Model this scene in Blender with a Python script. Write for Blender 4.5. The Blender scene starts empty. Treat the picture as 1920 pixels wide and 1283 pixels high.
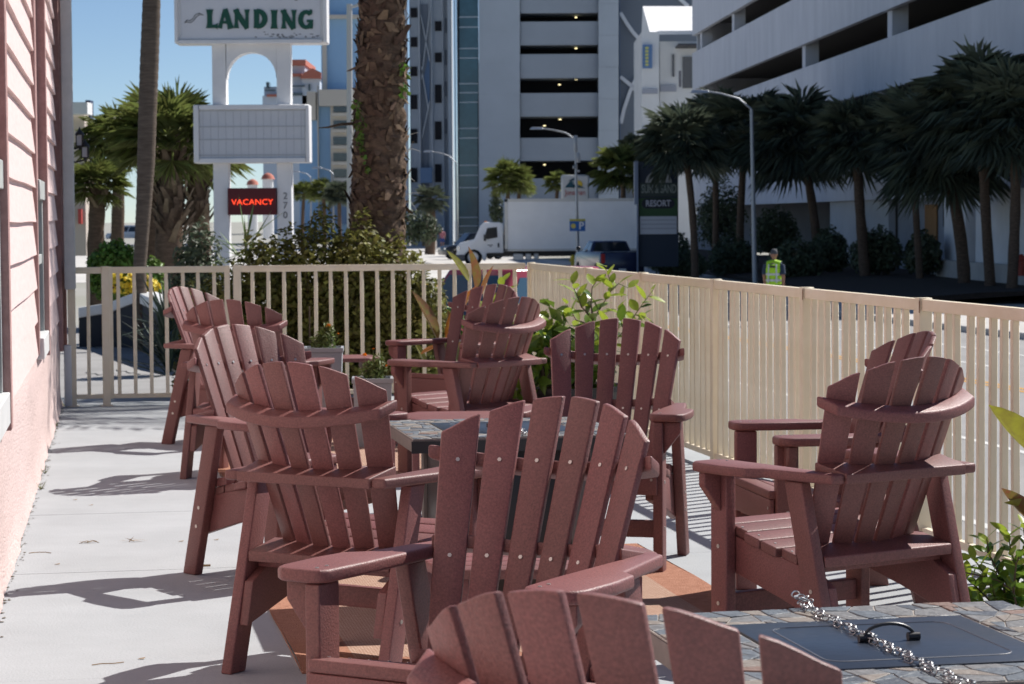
import bpy, bmesh, math, random
import numpy as np
from mathutils import Matrix, Vector

# ------------------------------------------------------------------ camera, sky, sun, exposure
sc = bpy.context.scene
R = math.radians
FPX, CAM_H, ROLL = 4450.0, 1.5, R(0.35)
PITCH = math.atan((641.5 - 409) / FPX)
SUN_AZ, SUN_EL = R(50), R(46.5)          # to the right of the view direction, above the horizon

cam_d = bpy.data.cameras.new('camera')
cam_d.sensor_width = 24.0
cam_d.lens = 24.0 * FPX / 1920
cam_d.clip_start, cam_d.clip_end = 0.05, 3000
cam_d.dof.use_dof = True
cam_d.dof.focus_distance = 6.6
cam_d.dof.aperture_fstop = 10.0
cam = bpy.data.objects.new('camera', cam_d)
sc.collection.objects.link(cam)
cam.matrix_world = (Matrix.Translation((0, 0, CAM_H)) @ Matrix.Rotation(math.pi / 2 - PITCH, 4, 'X')
                    @ Matrix.Rotation(-ROLL, 4, 'Z'))
sc.camera = cam

world = bpy.data.worlds.new('World')
sc.world = world
world.use_nodes = True
wn = world.node_tree
wn.nodes.clear()
sky = wn.nodes.new('ShaderNodeTexSky')
sky.sky_type = 'NISHITA'
sky.sun_disc = False
sky.sun_elevation = SUN_EL
sky.sun_rotation = SUN_AZ
sky.altitude = 10
sky.air_density, sky.dust_density, sky.ozone_density = 0.6, 0.0, 3.0
bg = wn.nodes.new('ShaderNodeBackground')
bg.inputs['Strength'].default_value = 0.074
wo = wn.nodes.new('ShaderNodeOutputWorld')
wn.links.new(sky.outputs[0], bg.inputs[0])
wn.links.new(bg.outputs[0], wo.inputs[0])

sun_d = bpy.data.lights.new('sun', 'SUN')
sun_d.energy = 5.0
sun_d.angle = R(0.53)
sun_d.color = (1.0, 0.955, 0.90)
sun = bpy.data.objects.new('sun', sun_d)
sc.collection.objects.link(sun)
sdir = Vector((math.sin(SUN_AZ) * math.cos(SUN_EL), math.cos(SUN_AZ) * math.cos(SUN_EL), math.sin(SUN_EL)))
sun.rotation_euler = sdir.to_track_quat('Z', 'Y').to_euler()

sc.view_settings.view_transform = 'Standard'
sc.view_settings.look = 'None'
sc.view_settings.gamma = 1.0
sc.view_settings.exposure = 0.42
sc.view_settings.use_curve_mapping = False

# ------------------------------------------------------------------ helpers
rng = np.random.default_rng(7)
random.seed(7)
UP = Vector((0, 0, 1))
AX = Vector((-0.182, 0.984, 0)).normalized()     # patio axis (away from the camera)
LT = Vector((AX.y, -AX.x, 0))                    # patio lateral, to the right
STREET = -1.15


def at(px, py, Y):
    """world point on the ray of photo pixel (px, py) at forward distance Y"""
    x, y = px - 960, py - 641.5
    c, s = math.cos(ROLL), math.sin(ROLL)
    x, y = x * c - y * s, x * s + y * c
    d = Vector((x / FPX, math.cos(PITCH) - math.sin(PITCH) * y / FPX, -math.sin(PITCH) - math.cos(PITCH) * y / FPX))
    d *= Y / d.y
    return Vector((d.x, d.y, d.z + CAM_H))


def ground(px, py, z=0.0):
    p = at(px, py, 1.0)
    t = (z - CAM_H) / (p.z - CAM_H)
    return Vector((p.x * t, t, z))


MATS = {}


def mat(name, col, rough=0.6, var=0.0, scale=8.0, col2=None, bump=0.0, bscale=None, spec=0.4, metal=0.0,
        island=0.0, trans=0.0, emit=None, estr=0.0, coord='Object', detail=4.0, stretch=None, rvar=0.0, objvar=0.0, fade=0.0):
    if name in MATS:
        return MATS[name]
    m = bpy.data.materials.new(name)
    m.use_nodes = True
    nt = m.node_tree
    b = nt.nodes['Principled BSDF']
    L = nt.links.new
    b.inputs['Roughness'].default_value = rough
    b.inputs['Metallic'].default_value = metal
    b.inputs['Specular IOR Level'].default_value = spec
    c1 = (*col, 1)
    c2 = (*(col2 if col2 else [x * (1 - var) for x in col]), 1)
    b.inputs['Base Color'].default_value = c1
    tc = nt.nodes.new('ShaderNodeTexCoord')
    src = tc.outputs[coord]
    if stretch:
        mp = nt.nodes.new('ShaderNodeMapping')
        mp.inputs['Scale'].default_value = stretch
        L(src, mp.inputs[0])
        src = mp.outputs[0]
    out = None
    if var or col2:
        n = nt.nodes.new('ShaderNodeTexNoise')
        n.inputs['Scale'].default_value = scale
        n.inputs['Detail'].default_value = detail
        n.inputs['Roughness'].default_value = 0.65
        L(src, n.inputs['Vector'])
        rp = nt.nodes.new('ShaderNodeMapRange')
        rp.inputs['From Min'].default_value = 0.32
        rp.inputs['From Max'].default_value = 0.68
        L(n.outputs['Fac'], rp.inputs['Value'])
        mx = nt.nodes.new('ShaderNodeMix')
        mx.data_type = 'RGBA'
        mx.inputs['A'].default_value = c1
        mx.inputs['B'].default_value = c2
        L(rp.outputs[0], mx.inputs['Factor'])
        out = mx.outputs['Result']
        if rvar:
            rr = nt.nodes.new('ShaderNodeMapRange')
            rr.inputs['To Min'].default_value = max(0.02, rough - rvar)
            rr.inputs['To Max'].default_value = min(1, rough + rvar)
            L(n.outputs['Fac'], rr.inputs['Value'])
            L(rr.outputs[0], b.inputs['Roughness'])
    if island:
        g = nt.nodes.new('ShaderNodeNewGeometry')
        hs = nt.nodes.new('ShaderNodeHueSaturation')
        mr = nt.nodes.new('ShaderNodeMapRange')
        mr.inputs['To Min'].default_value = 1 - island
        mr.inputs['To Max'].default_value = 1 + island
        L(g.outputs['Random Per Island'], mr.inputs['Value'])
        L(mr.outputs[0], hs.inputs['Value'])
        mh = nt.nodes.new('ShaderNodeMapRange')
        mh.inputs['To Min'].default_value = 0.5 - island * 0.05
        mh.inputs['To Max'].default_value = 0.5 + island * 0.03
        L(g.outputs['Random Per Island'], mh.inputs['Value'])
        L(mh.outputs[0], hs.inputs['Hue'])
        if out:
            L(out, hs.inputs['Color'])
        else:
            hs.inputs['Color'].default_value = c1
        out = hs.outputs[0]
    if fade:        # slow sun fading and dust over the board
        nf = nt.nodes.new('ShaderNodeTexNoise')
        nf.inputs['Scale'].default_value = 3.5
        nf.inputs['Detail'].default_value = 6
        L(src, nf.inputs['Vector'])
        rf = nt.nodes.new('ShaderNodeMapRange')
        rf.inputs['From Min'].default_value = 0.42
        rf.inputs['From Max'].default_value = 0.75
        rf.inputs['To Max'].default_value = fade
        L(nf.outputs['Fac'], rf.inputs['Value'])
        mf = nt.nodes.new('ShaderNodeMix')
        mf.data_type = 'RGBA'
        mf.inputs['B'].default_value = tuple(min(1, x * 1.25 + 0.09) for x in col) + (1,)
        L(rf.outputs[0], mf.inputs['Factor'])
        if out:
            L(out, mf.inputs['A'])
        else:
            mf.inputs['A'].default_value = c1
        out = mf.outputs['Result']
    if objvar:      # every board a little different
        oi = nt.nodes.new('ShaderNodeObjectInfo')
        ho = nt.nodes.new('ShaderNodeHueSaturation')
        m1 = nt.nodes.new('ShaderNodeMapRange')
        m1.inputs['To Min'].default_value = 1 - objvar
        m1.inputs['To Max'].default_value = 1 + objvar
        L(oi.outputs['Random'], m1.inputs['Value'])
        L(m1.outputs[0], ho.inputs['Value'])
        m2 = nt.nodes.new('ShaderNodeMapRange')
        m2.inputs['To Min'].default_value = 0.5 + objvar * 0.035
        m2.inputs['To Max'].default_value = 0.5 - objvar * 0.035
        L(oi.outputs['Random'], m2.inputs['Value'])
        L(m2.outputs[0], ho.inputs['Hue'])
        if out:
            L(out, ho.inputs['Color'])
        else:
            ho.inputs['Color'].default_value = c1
        out = ho.outputs[0]
    if out:
        L(out, b.inputs['Base Color'])
    if bump:
        n2 = nt.nodes.new('ShaderNodeTexNoise')
        n2.inputs['Scale'].default_value = bscale or scale
        n2.inputs['Detail'].default_value = 3
        L(src, n2.inputs['Vector'])
        bp = nt.nodes.new('ShaderNodeBump')
        bp.inputs['Strength'].default_value = bump
        bp.inputs['Distance'].default_value = 0.01
        L(n2.outputs['Fac'], bp.inputs['Height'])
        L(bp.outputs[0], b.inputs['Normal'])
    if trans:
        tr = nt.nodes.new('ShaderNodeBsdfTranslucent')
        if out:
            L(out, tr.inputs['Color'])
        else:
            tr.inputs['Color'].default_value = c1
        ms = nt.nodes.new('ShaderNodeMixShader')
        ms.inputs[0].default_value = trans
        L(b.outputs[0], ms.inputs[1])
        L(tr.outputs[0], ms.inputs[2])
        L(ms.outputs[0], nt.nodes['Material Output'].inputs['Surface'])
    if emit:
        b.inputs['Emission Color'].default_value = (*emit, 1)
        b.inputs['Emission Strength'].default_value = estr
    MATS[name] = m
    return m


def link(o, parent=None):
    sc.collection.objects.link(o)
    if parent is not None:
        o.parent = parent
    return o


def tag(o, label=None, cat=None, group=None, kind=None):
    if label:
        o['label'] = label
    if cat:
        o['category'] = cat
    if group:
        o['group'] = group
    if kind:
        o['kind'] = kind
    return o


def empty(name, loc=(0, 0, 0), rz=0.0, label=None, cat=None, group=None):
    o = bpy.data.objects.new(name, None)
    o.location = loc
    o.rotation_euler = (0, 0, rz)
    link(o)
    return tag(o, label, cat, group)


def inst(name, mesh, parent=None, loc=(0, 0, 0), rot=(0, 0, 0), scale=None):
    o = bpy.data.objects.new(name, mesh)
    o.location = loc
    o.rotation_euler = rot
    if scale is not None:
        o.scale = scale
    return link(o, parent)


def copy_tree(root, loc, rz, label=None, group=None, scale=None):
    r = root.copy()
    link(r)
    r.location = loc
    r.rotation_euler = (0, 0, rz)
    if scale:
        r.scale = scale
    if label:
        r['label'] = label
    if group:
        r['group'] = group
    for ch in root.children:
        c = ch.copy()
        link(c, r)
        for g in ch.children:
            link(g.copy(), c)
    return r


class MB:
    """collects simple shapes into one mesh"""

    def __init__(self):
        self.v, self.f = [], []

    def add(self, vs, fs):
        n = len(self.v)
        self.v += [tuple(p) for p in vs]
        self.f += [tuple(i + n for i in q) for q in fs]
        return self

    def box(self, c, s, M=None):
        x, y, z = s[0] / 2, s[1] / 2, s[2] / 2
        vs = [Vector((a * x, b * y, d * z)) for d in (-1, 1) for a, b in ((-1, -1), (1, -1), (1, 1), (-1, 1))]
        if M is not None:
            vs = [M @ p for p in vs]
        vs = [p + Vector(c) for p in vs]
        return self.add(vs, [(3, 2, 1, 0), (4, 5, 6, 7), (0, 1, 5, 4), (1, 2, 6, 5), (2, 3, 7, 6), (3, 0, 4, 7)])

    def bx(self, x0, x1, y0, y1, z0, z1):
        return self.box(((x0 + x1) / 2, (y0 + y1) / 2, (z0 + z1) / 2), (abs(x1 - x0), abs(y1 - y0), abs(z1 - z0)))

    def hexa(self, p):
        """8 corners: 4 of one end, 4 of the other in the same order"""
        return self.add(p, [(3, 2, 1, 0), (4, 5, 6, 7), (0, 1, 5, 4), (1, 2, 6, 5), (2, 3, 7, 6), (3, 0, 4, 7)])

    def prism(self, poly, a, b, fn=None):
        """poly in (u, v), extruded from a to b; fn(u, v, w) -> point"""
        fn = fn or (lambda u, v, w: (u, v, w))
        n = len(poly)
        vs = [fn(u, v, a) for u, v in poly] + [fn(u, v, b) for u, v in poly]
        fs = [tuple(range(n))[::-1], tuple(range(n, 2 * n))]
        fs += [(i, (i + 1) % n, n + (i + 1) % n, n + i) for i in range(n)]
        return self.add(vs, fs)

    def tube(self, pts, rad, n=8, cap=True, flat=1.0):
        pts = [Vector(p) for p in pts]
        if not hasattr(rad, '__len__'):
            rad = [rad] * len(pts)
        vs, prev = [], None
        for i, p in enumerate(pts):
            d = (pts[min(i + 1, len(pts) - 1)] - pts[max(i - 1, 0)]).normalized()
            if prev is None:
                a = d.cross(Vector((0.31, 0.17, 0.93)) if abs(d.z) < 0.9 else Vector((1, 0, 0))).normalized()
            else:
                a = (prev - d * prev.dot(d)).normalized()
            prev = a
            b = d.cross(a)
            for k in range(n):
                t = 2 * math.pi * k / n
                vs.append(p + (a * math.cos(t) + b * math.sin(t) * flat) * rad[i])
        fs = []
        for i in range(len(pts) - 1):
            for k in range(n):
                fs.append((i * n + k, i * n + (k + 1) % n, (i + 1) * n + (k + 1) % n, (i + 1) * n + k))
        if cap:
            fs.append(tuple(range(n))[::-1])
            fs.append(tuple(range((len(pts) - 1) * n, len(pts) * n)))
        return self.add(vs, fs)

    def ball(self, c, r, n=10, m=7):
        r = r if hasattr(r, '__len__') else (r, r, r)
        vs, fs = [], []
        for j in range(m + 1):
            t = math.pi * j / m
            for i in range(n):
                a = 2 * math.pi * i / n
                vs.append((c[0] + r[0] * math.sin(t) * math.cos(a), c[1] + r[1] * math.sin(t) * math.sin(a),
                           c[2] + r[2] * math.cos(t)))
        for j in range(m):
            for i in range(n):
                fs.append((j * n + i, (j + 1) * n + i, (j + 1) * n + (i + 1) % n, j * n + (i + 1) % n))
        return self.add(vs, fs)

    def mesh(self, name, m, smooth=False, bevel=0.0, seg=2, ang=35, M=None):
        me = bpy.data.meshes.new(name)
        vs = self.v if M is None else [tuple(M @ Vector(p)) for p in self.v]
        me.from_pydata(vs, [], self.f)
        bm = bmesh.new()
        bm.from_mesh(me)
        bmesh.ops.recalc_face_normals(bm, faces=bm.faces)
        if bevel:
            es = [e for e in bm.edges if len(e.link_faces) == 2 and e.calc_face_angle(0) > R(ang)]
            bmesh.ops.bevel(bm, geom=es, offset=bevel, segments=seg, affect='EDGES', profile=0.5, clamp_overlap=True)
        bm.to_mesh(me)
        bm.free()
        if smooth or bevel:
            me.shade_smooth()
            me.set_sharp_from_angle(angle=R(50 if smooth else 40))
        me.materials.append(m)
        return me

    def build(self, name, m, parent=None, smooth=False, bevel=0.0, seg=2, loc=(0, 0, 0), rz=0.0, ang=35):
        return inst(name, self.mesh(name, m, smooth, bevel, seg, ang), parent, loc, (0, 0, rz))


def fast_mesh(name, verts, faces4, m, smooth=False):
    """numpy arrays of verts (n,3) and quads (k,4) -> mesh"""
    me = bpy.data.meshes.new(name)
    nv, nf = len(verts), len(faces4)
    w = faces4.shape[1]
    me.vertices.add(nv)
    me.vertices.foreach_set('co', np.ascontiguousarray(verts, dtype=np.float32).ravel())
    me.loops.add(nf * w)
    me.loops.foreach_set('vertex_index', np.ascontiguousarray(faces4, dtype=np.int32).ravel())
    me.polygons.add(nf)
    me.polygons.foreach_set('loop_start', np.arange(0, nf * w, w, dtype=np.int32))
    me.update(calc_edges=True)
    me.validate()
    if smooth:
        me.shade_smooth()
    me.materials.append(m)
    return me


def leaf_quads(cen, nrm, tan, ln, wd, fold=0.25):
    """folded leaves: 6 verts, 2 quads each; arrays (n,3); returns verts, quads"""
    n = len(cen)
    nrm = nrm / np.linalg.norm(nrm, axis=1, keepdims=True)
    tan = tan - nrm * np.sum(nrm * tan, 1, keepdims=True)
    tan = tan / np.linalg.norm(tan, axis=1, keepdims=True)
    bi = np.cross(nrm, tan)
    ln = np.broadcast_to(np.asarray(ln, float).reshape(-1, 1), (n, 1))
    wd = np.broadcast_to(np.asarray(wd, float).reshape(-1, 1), (n, 1))
    base, tip = cen - tan * ln / 2, cen + tan * ln / 2
    l1 = cen - tan * ln * 0.08 + bi * wd / 2 + nrm * wd * fold
    r1 = cen - tan * ln * 0.08 - bi * wd / 2 + nrm * wd * fold
    V = np.stack([base, l1, tip, r1], 1).reshape(-1, 3)
    i = np.arange(n)[:, None] * 4
    # two triangles per leaf written as degenerate-free tris
    T = np.concatenate([i + np.array([[0, 1, 2]]), i + np.array([[0, 2, 3]])], 0)
    return V, T


def leaf_cloud(name, m, blobs, n, ln, wd, parent=None, shell=0.55, seed=1, up=0.35, smooth=False):
    """leaves spread through ellipsoids [(cx,cy,cz,rx,ry,rz)], denser near the surface"""
    g = np.random.default_rng(seed)
    vol = np.array([b[3] * b[4] * b[5] for b in blobs]) ** 0.75
    cnt = np.maximum(1, (n * vol / vol.sum()).astype(int))
    C, N = [], []
    for b, k in zip(blobs, cnt):
        d = g.normal(size=(k, 3))
        d /= np.linalg.norm(d, axis=1, keepdims=True)
        r = shell + (1 - shell) * g.random((k, 1)) ** 0.6
        r *= 1 + 0.13 * np.sin(d[:, :1] * 7 + b[0] * 3) * np.cos(d[:, 2:] * 6 + b[1])
        C.append(np.array(b[:3]) + d * r * np.array(b[3:]))
        N.append(d)
    C, N = np.concatenate(C), np.concatenate(N)
    nr = N + g.normal(size=N.shape) * 0.6 + np.array([0, 0, up])
    tn = N * 0.6 + g.normal(size=N.shape) * 0.7
    k = len(C)
    s = g.uniform(0.7, 1.25, k)
    V, T = leaf_quads(C, nr, tn, ln * s, wd * s)
    return inst(name, fast_mesh(name, V, T, m), parent)


def text_mesh(name, s, size, m, M, parent=None, depth=0.01, bold=0.0, align='CENTER', sx=1.0):
    cu = bpy.data.curves.new(name, 'FONT')
    cu.body = s
    cu.size = size
    cu.align_x = align
    cu.align_y = 'CENTER'
    cu.extrude = depth
    cu.offset = bold
    cu.resolution_u = 3
    o = bpy.data.objects.new(name, cu)
    sc.collection.objects.link(o)
    dg = bpy.context.evaluated_depsgraph_get()
    me = bpy.data.meshes.new_from_object(o.evaluated_get(dg))
    bpy.data.objects.remove(o)
    bpy.data.curves.remove(cu)
    me.transform(M @ Matrix.Diagonal((sx, 1, 1, 1)))
    me.materials.clear()
    me.materials.append(m)
    return inst(name, me, parent)


FACE_CAM = Matrix.Rotation(math.pi / 2, 4, 'X')      # text plane -> facing -Y


def smoothed(mb, name, m, voxel, parent=None, iters=6):
    """tubes and balls fused into one continuous skin"""
    me = mb.mesh(name, m)
    o = bpy.data.objects.new(name, me)
    sc.collection.objects.link(o)
    r = o.modifiers.new('r', 'REMESH')
    r.mode = 'VOXEL'
    r.voxel_size = voxel
    s = o.modifiers.new('s', 'SMOOTH')
    s.iterations = iters
    dg = bpy.context.evaluated_depsgraph_get()
    me2 = bpy.data.meshes.new_from_object(o.evaluated_get(dg))
    bpy.data.objects.remove(o)
    me2.shade_smooth()
    me2.materials.clear()
    me2.materials.append(m)
    return inst(name, me2, parent)


# ------------------------------------------------------------------ materials
POLY = mat('maroon_poly', (0.205, 0.072, 0.065), 0.52, col2=(0.118, 0.041, 0.037), scale=170, bump=0.20, bscale=190, spec=0.55, detail=2, objvar=0.12, fade=0.16)
SCREW = mat('steel_screw', (0.5, 0.48, 0.45), 0.4, metal=0.9)
CONC = mat('patio_concrete', (0.385, 0.405, 0.420), 0.8, col2=(0.33, 0.347, 0.36), scale=1.6, bump=0.25, bscale=90, spec=0.25, detail=9)
FENCE = mat('cream_fence_paint', (0.82, 0.74, 0.575), 0.5, col2=(0.73, 0.63, 0.45), scale=3, spec=0.4, objvar=0.05)
RUST = mat('rust', (0.22, 0.07, 0.02), 0.9, var=0.5, scale=60)
PINK = mat('pink_siding', (0.78, 0.61, 0.58), 0.7, col2=(0.72, 0.54, 0.51), scale=5, bump=0.3, bscale=30, spec=0.25, stretch=(1, 1, 6))
PINKT = mat('pink_trim', (0.46, 0.29, 0.27), 0.75, col2=(0.36, 0.215, 0.20), scale=14, bump=0.4, bscale=40, spec=0.2)
STUCCO = mat('pink_stucco', (0.72, 0.58, 0.55), 0.9, col2=(0.58, 0.44, 0.41), scale=40, bump=1.0, bscale=75, spec=0.15)
WHITEP = mat('white_paint', (0.72, 0.73, 0.72), 0.5, var=0.12, scale=6)
GREYP = mat('weathered_grey_paint', (0.50, 0.52, 0.50), 0.5, var=0.2, scale=8)
GLASS = mat('window_glass', (0.03, 0.04, 0.05), 0.06, spec=0.8)
BLACKM = mat('black_metal', (0.018, 0.018, 0.02), 0.4, spec=0.5)
# ------------------------------------------------------------------ patio floor
patio = MB()
# base under the slabs, street wall of the raised patio
c0 = Vector((0.16, 19.8, 0))
base_pts = [c0 + LT * 0.16 + AX * 0.45, c0 - LT * 5.2 + AX * 0.45, c0 - LT * 5.2 - AX * 24, c0 + LT * 0.16 - AX * 24]
patio.prism([(p.x, p.y) for p in base_pts], STREET - 0.05, -0.012)
patio_o = patio.build('patio', mat('patio_base', (0.5, 0.5, 0.49), 0.9, var=0.2))
tag(patio_o, kind='structure')
cuts = [0.40, -2.2, -4.7, -7.15, -8.28, -9.2, -11.6, -14.0, -16.5, -19.0, -21.5, -23.5]
for i in range(len(cuts) - 1):
    a, b = cuts[i] - 0.0012, cuts[i + 1] + 0.0012
    q = [c0 + LT * 0.15 + AX * a, c0 - LT * 5.15 + AX * a, c0 - LT * 5.15 + AX * b, c0 + LT * 0.15 + AX * b]
    s = MB()
    s.prism([(p.x, p.y) for p in q], -0.03, 0.0 - 0.0006 * (i % 2))
    s.build('concrete_slab', CONC, patio_o, bevel=0.0012, seg=1)

# ------------------------------------------------------------------ chairs
HW = 0.303


def back_pt(u, z, off=0.0):
    """point on the fan shaped back: u -1..1 across, z height, off behind the front face"""
    hwz = 0.228 + (0.298 - 0.228) * (z - 0.38) / (0.952 - 0.38)
    x = hwz * u
    y = -0.150 - 0.406 * (z - 0.38) + 0.106 * (x / 0.298) ** 2
    # normal pointing backwards, in plan
    slope = 2 * 0.106 * x / 0.298 ** 2
    n = Vector((slope, -1, 0)).normalized()
    return Vector((x, y, z)) + n * off


def make_chair():
    root = empty('armchair', (0, 0, 0))
    P = lambda mb, n, bev=0.006, seg=3, m=POLY: mb.build(n, m, root, bevel=bev, seg=seg)
    for s in (-1, 1):
        a = MB()
        a.bx(s * HW - 0.021, s * HW + 0.021, 0.192, 0.278, 0, 0.641)
        P(a, 'front_leg')
        a = MB()
        t, f_, w = (-0.150, 0.641), (-0.319, 0.0), 0.043
        a.hexa([(s * HW - 0.021, f_[0] - w, 0), (s * HW + 0.021, f_[0] - w, 0), (s * HW + 0.021, f_[0] + w, 0), (s * HW - 0.021, f_[0] + w, 0),
                (s * HW - 0.021, t[0] - w, t[1]), (s * HW + 0.021, t[0] - w, t[1]), (s * HW + 0.021, t[0] + w, t[1]), (s * HW - 0.021, t[0] + w, t[1])])
        P(a, 'rear_leg')
        # arm: broad paddle in front, notch, slim tail to the back
        a = MB()
        pl = [(0.262, -0.338), (0.316, -0.338), (0.362, -0.045), (0.408, -0.005), (0.420, 0.10), (0.418, 0.235), (0.408, 0.268), (0.385, 0.287),
              (0.305, 0.290), (0.278, 0.280), (0.264, 0.255), (0.258, 0.10)]
        a.prism([(s * x, y) for x, y in pl], 0.643, 0.676)
        P(a, 'arm', 0.009, 3)
        a = MB()
        a.prism([(s * (HW + 0.0215), 0.641), (s * 0.395, 0.641), (s * 0.395, 0.595), (s * (HW + 0.0215), 0.505)], 0.218, 0.252, lambda u, v, w: (u, w, v))
        P(a, 'arm_bracket', 0.004)
        # seat rail, sloping down to the back
        a = MB()
        x0, x1 = s * (HW - 0.0215), s * (HW - 0.0565)
        a.prism([(0.262, 0.432), (0.262, 0.31), (-0.05, 0.235), (-0.312, 0.158), (-0.280, 0.30), (-0.20, 0.345)], x0, x1, lambda u, v, w: (w, u, v))
        P(a, 'seat_rail', 0.004)
    # seat slats follow the rails
    for i in range(6):
        y0 = 0.302 - i * 0.086
        y1 = y0 - 0.080
        zt = lambda y: 0.468 - (0.262 - y) * 0.205 if y < 0.262 else 0.468
        th = 0.032
        a = MB()
        xs = HW - 0.002 if i == 0 else (HW - 0.004)
        if 0.15 < (y0 + y1) / 2 < 0.29 and i != 0:
            xs = HW - 0.0225
        if y1 < -0.09:
            xs = HW - 0.0225
        a.hexa([(-xs, y1, zt(y1) - th), (xs, y1, zt(y1) - th), (xs, y0, zt(y0) - th), (-xs, y0, zt(y0) - th),
                (-xs, y1, zt(y1)), (xs, y1, zt(y1)), (xs, y0, zt(y0)), (-xs, y0, zt(y0))])
        P(a, 'seat_slat', 0.006)
    a = MB()
    a.bx(-HW + 0.0, HW - 0.0, 0.280, 0.300, 0.335, 0.434)
    P(a, 'seat_apron', 0.004)
    a = MB()
    a.bx(-HW + 0.0215, HW - 0.0215, 0.215, 0.25, 0.15, 0.222)
    P(a, 'stretcher', 0.004)
    # fan back
    gap = 0.017
    for i in range(6):
        u0, u1 = -1 + i / 3, -1 + (i + 1) / 3
        a = MB()

        def edge(u, z, off, sgn):
            p = back_pt(u, z, off)
            q = back_pt(u + 0.01 * sgn, z, off)
            d = (q - p).normalized()
            g = 0.0066 + 0.0042 * (z - 0.38) / 0.6
            return p + d * g
        zt = lambda u: 1.047 - 0.095 * u * u
        um = (u0 + u1) / 2
        vs, th = [], 0.019
        for off in (0.0, th):
            zl, zr = zt(u0 + 0.02), zt(u1 - 0.02)
            pl, pr = edge(u0, zl, off, 1), edge(u1, zr, off, -1)
            bl, br = edge(u0, 0.372, off, 1), edge(u1, 0.372, off, -1)
            # keep each slat flat across: the arch points lie on the chord
            top = []
            for k in (0.25, 0.5, 0.75):
                p = pl.lerp(pr, k)
                uu = u0 + (u1 - u0) * k
                dz = zt(uu) - p.z
                dirv = (pl.lerp(pr, k) - bl.lerp(br, k)).normalized()
                top.append(p + dirv * dz / dirv.z)
            vs += [bl, br, pr, top[2], top[1], top[0], pl]
        n = 7
        fs = [tuple(range(n)), tuple(range(2 * n - 1, n - 1, -1))] + [(j, n + j, n + (j + 1) % n, (j + 1) % n) for j in range(n)]
        a.add(vs, fs)
        P(a, 'back_slat', 0.0045, 2)
    # curved rails behind the slats

    def rail(name, z0, z1, umax, outer, bev=0.006, tilt=0.0):
        a = MB()
        N = 14
        inn = [back_pt(-umax + 2 * umax * k / N, (z0 + z1) / 2, 0.0215) for k in range(N + 1)]
        pl = [(p.x, p.y) for p in inn] + outer(inn)
        a.prism(pl, z0, z1)
        if tilt:        # set square to the leaning slats
            y0 = min(p[1] for p in pl)
            a.v = [(x, y, z + tilt * min(y - y0, 0.105)) for x, y, z in a.v]
        return P(a, name, bev)
    zc = 0.885
    bb_ = rail('back_brace', 0.872, 0.910, 1.06, lambda inn: [(x, -0.437 + 0.092 * (x / 0.3) ** 2) for x in np.linspace(0.302, -0.302, 15)], 0.008)
    for v in bb_.data.vertices:
        v.co.z += 0.34 * (v.co.y + 0.315)
    rail('arm_rail', 0.641, 0.675, 0.993, lambda inn: [(0.2605, -0.346), (-0.2605, -0.346)], 0.004, 0.27)
    rail('lower_back_rail', 0.364, 0.400, 1.0, lambda inn: [(0.279, inn[-1].y - 0.002), (0.279, -0.262), (-0.279, -0.262), (-0.279, inn[0].y - 0.002)], 0.005, 0.27)
    # screw heads
    a = MB()

    def scr(p, n, r=0.0055):
        n = Vector(n).normalized()
        t = n.cross(Vector((0.1, 0.2, 1))).normalized()
        b = n.cross(t)
        pts = [Vector(p) + (t * math.cos(k * 1.0472) + b * math.sin(k * 1.0472)) * r for k in range(6)]
        q = [x + n * 0.0018 for x in pts]
        a.add(pts + q, [(6, 7, 8, 9, 10, 11)] + [(k, (k + 1) % 6, 6 + (k + 1) % 6, 6 + k) for k in range(6)])
    for i in range(6):
        um = -1 + (i + 0.5) / 3
        for z in (0.888, 0.655):
            p = back_pt(um, z, -0.0005)
            l, r_ = back_pt(um - 1 / 6, z), back_pt(um + 1 / 6, z)
            p = (l + r_) / 2
            d = (r_ - l).normalized()
            nn = d.cross(back_pt(um, z + 0.1) - back_pt(um, z))
            if nn.y < 0:
                nn = -nn
            scr(p + nn.normalized() * 0.0005, nn)
    for s in (-1, 1):
        for y, z in ((0.235, 0.385), (0.235, 0.19), (-0.262, 0.21), (-0.243, 0.29)):
            scr((s * (HW + 0.0212), y, z), (s, 0, 0), 0.008)
        scr((s * 0.320, -0.29, 0.659), (s, -0.15, 0), 0.006)
        for y in (0.215, 0.255):
            scr((s * (HW + 0.0), y, 0.6762), (0, 0, 1), 0.005)
    for x in (-0.28, 0.28):
        scr((x, 0.3003, 0.40), (0, 1, 0), 0.006)
        for i in range(6):
            y = 0.262 - i * 0.086
            z = 0.468 - (0.262 - y) * 0.205
            scr((x * 0.95, y, z + 0.0002), (0, -0.2, 1), 0.0045)
    o = a.build('screw_heads', SCREW, root)
    o['kind'] = 'stuff'
    return root


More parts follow.
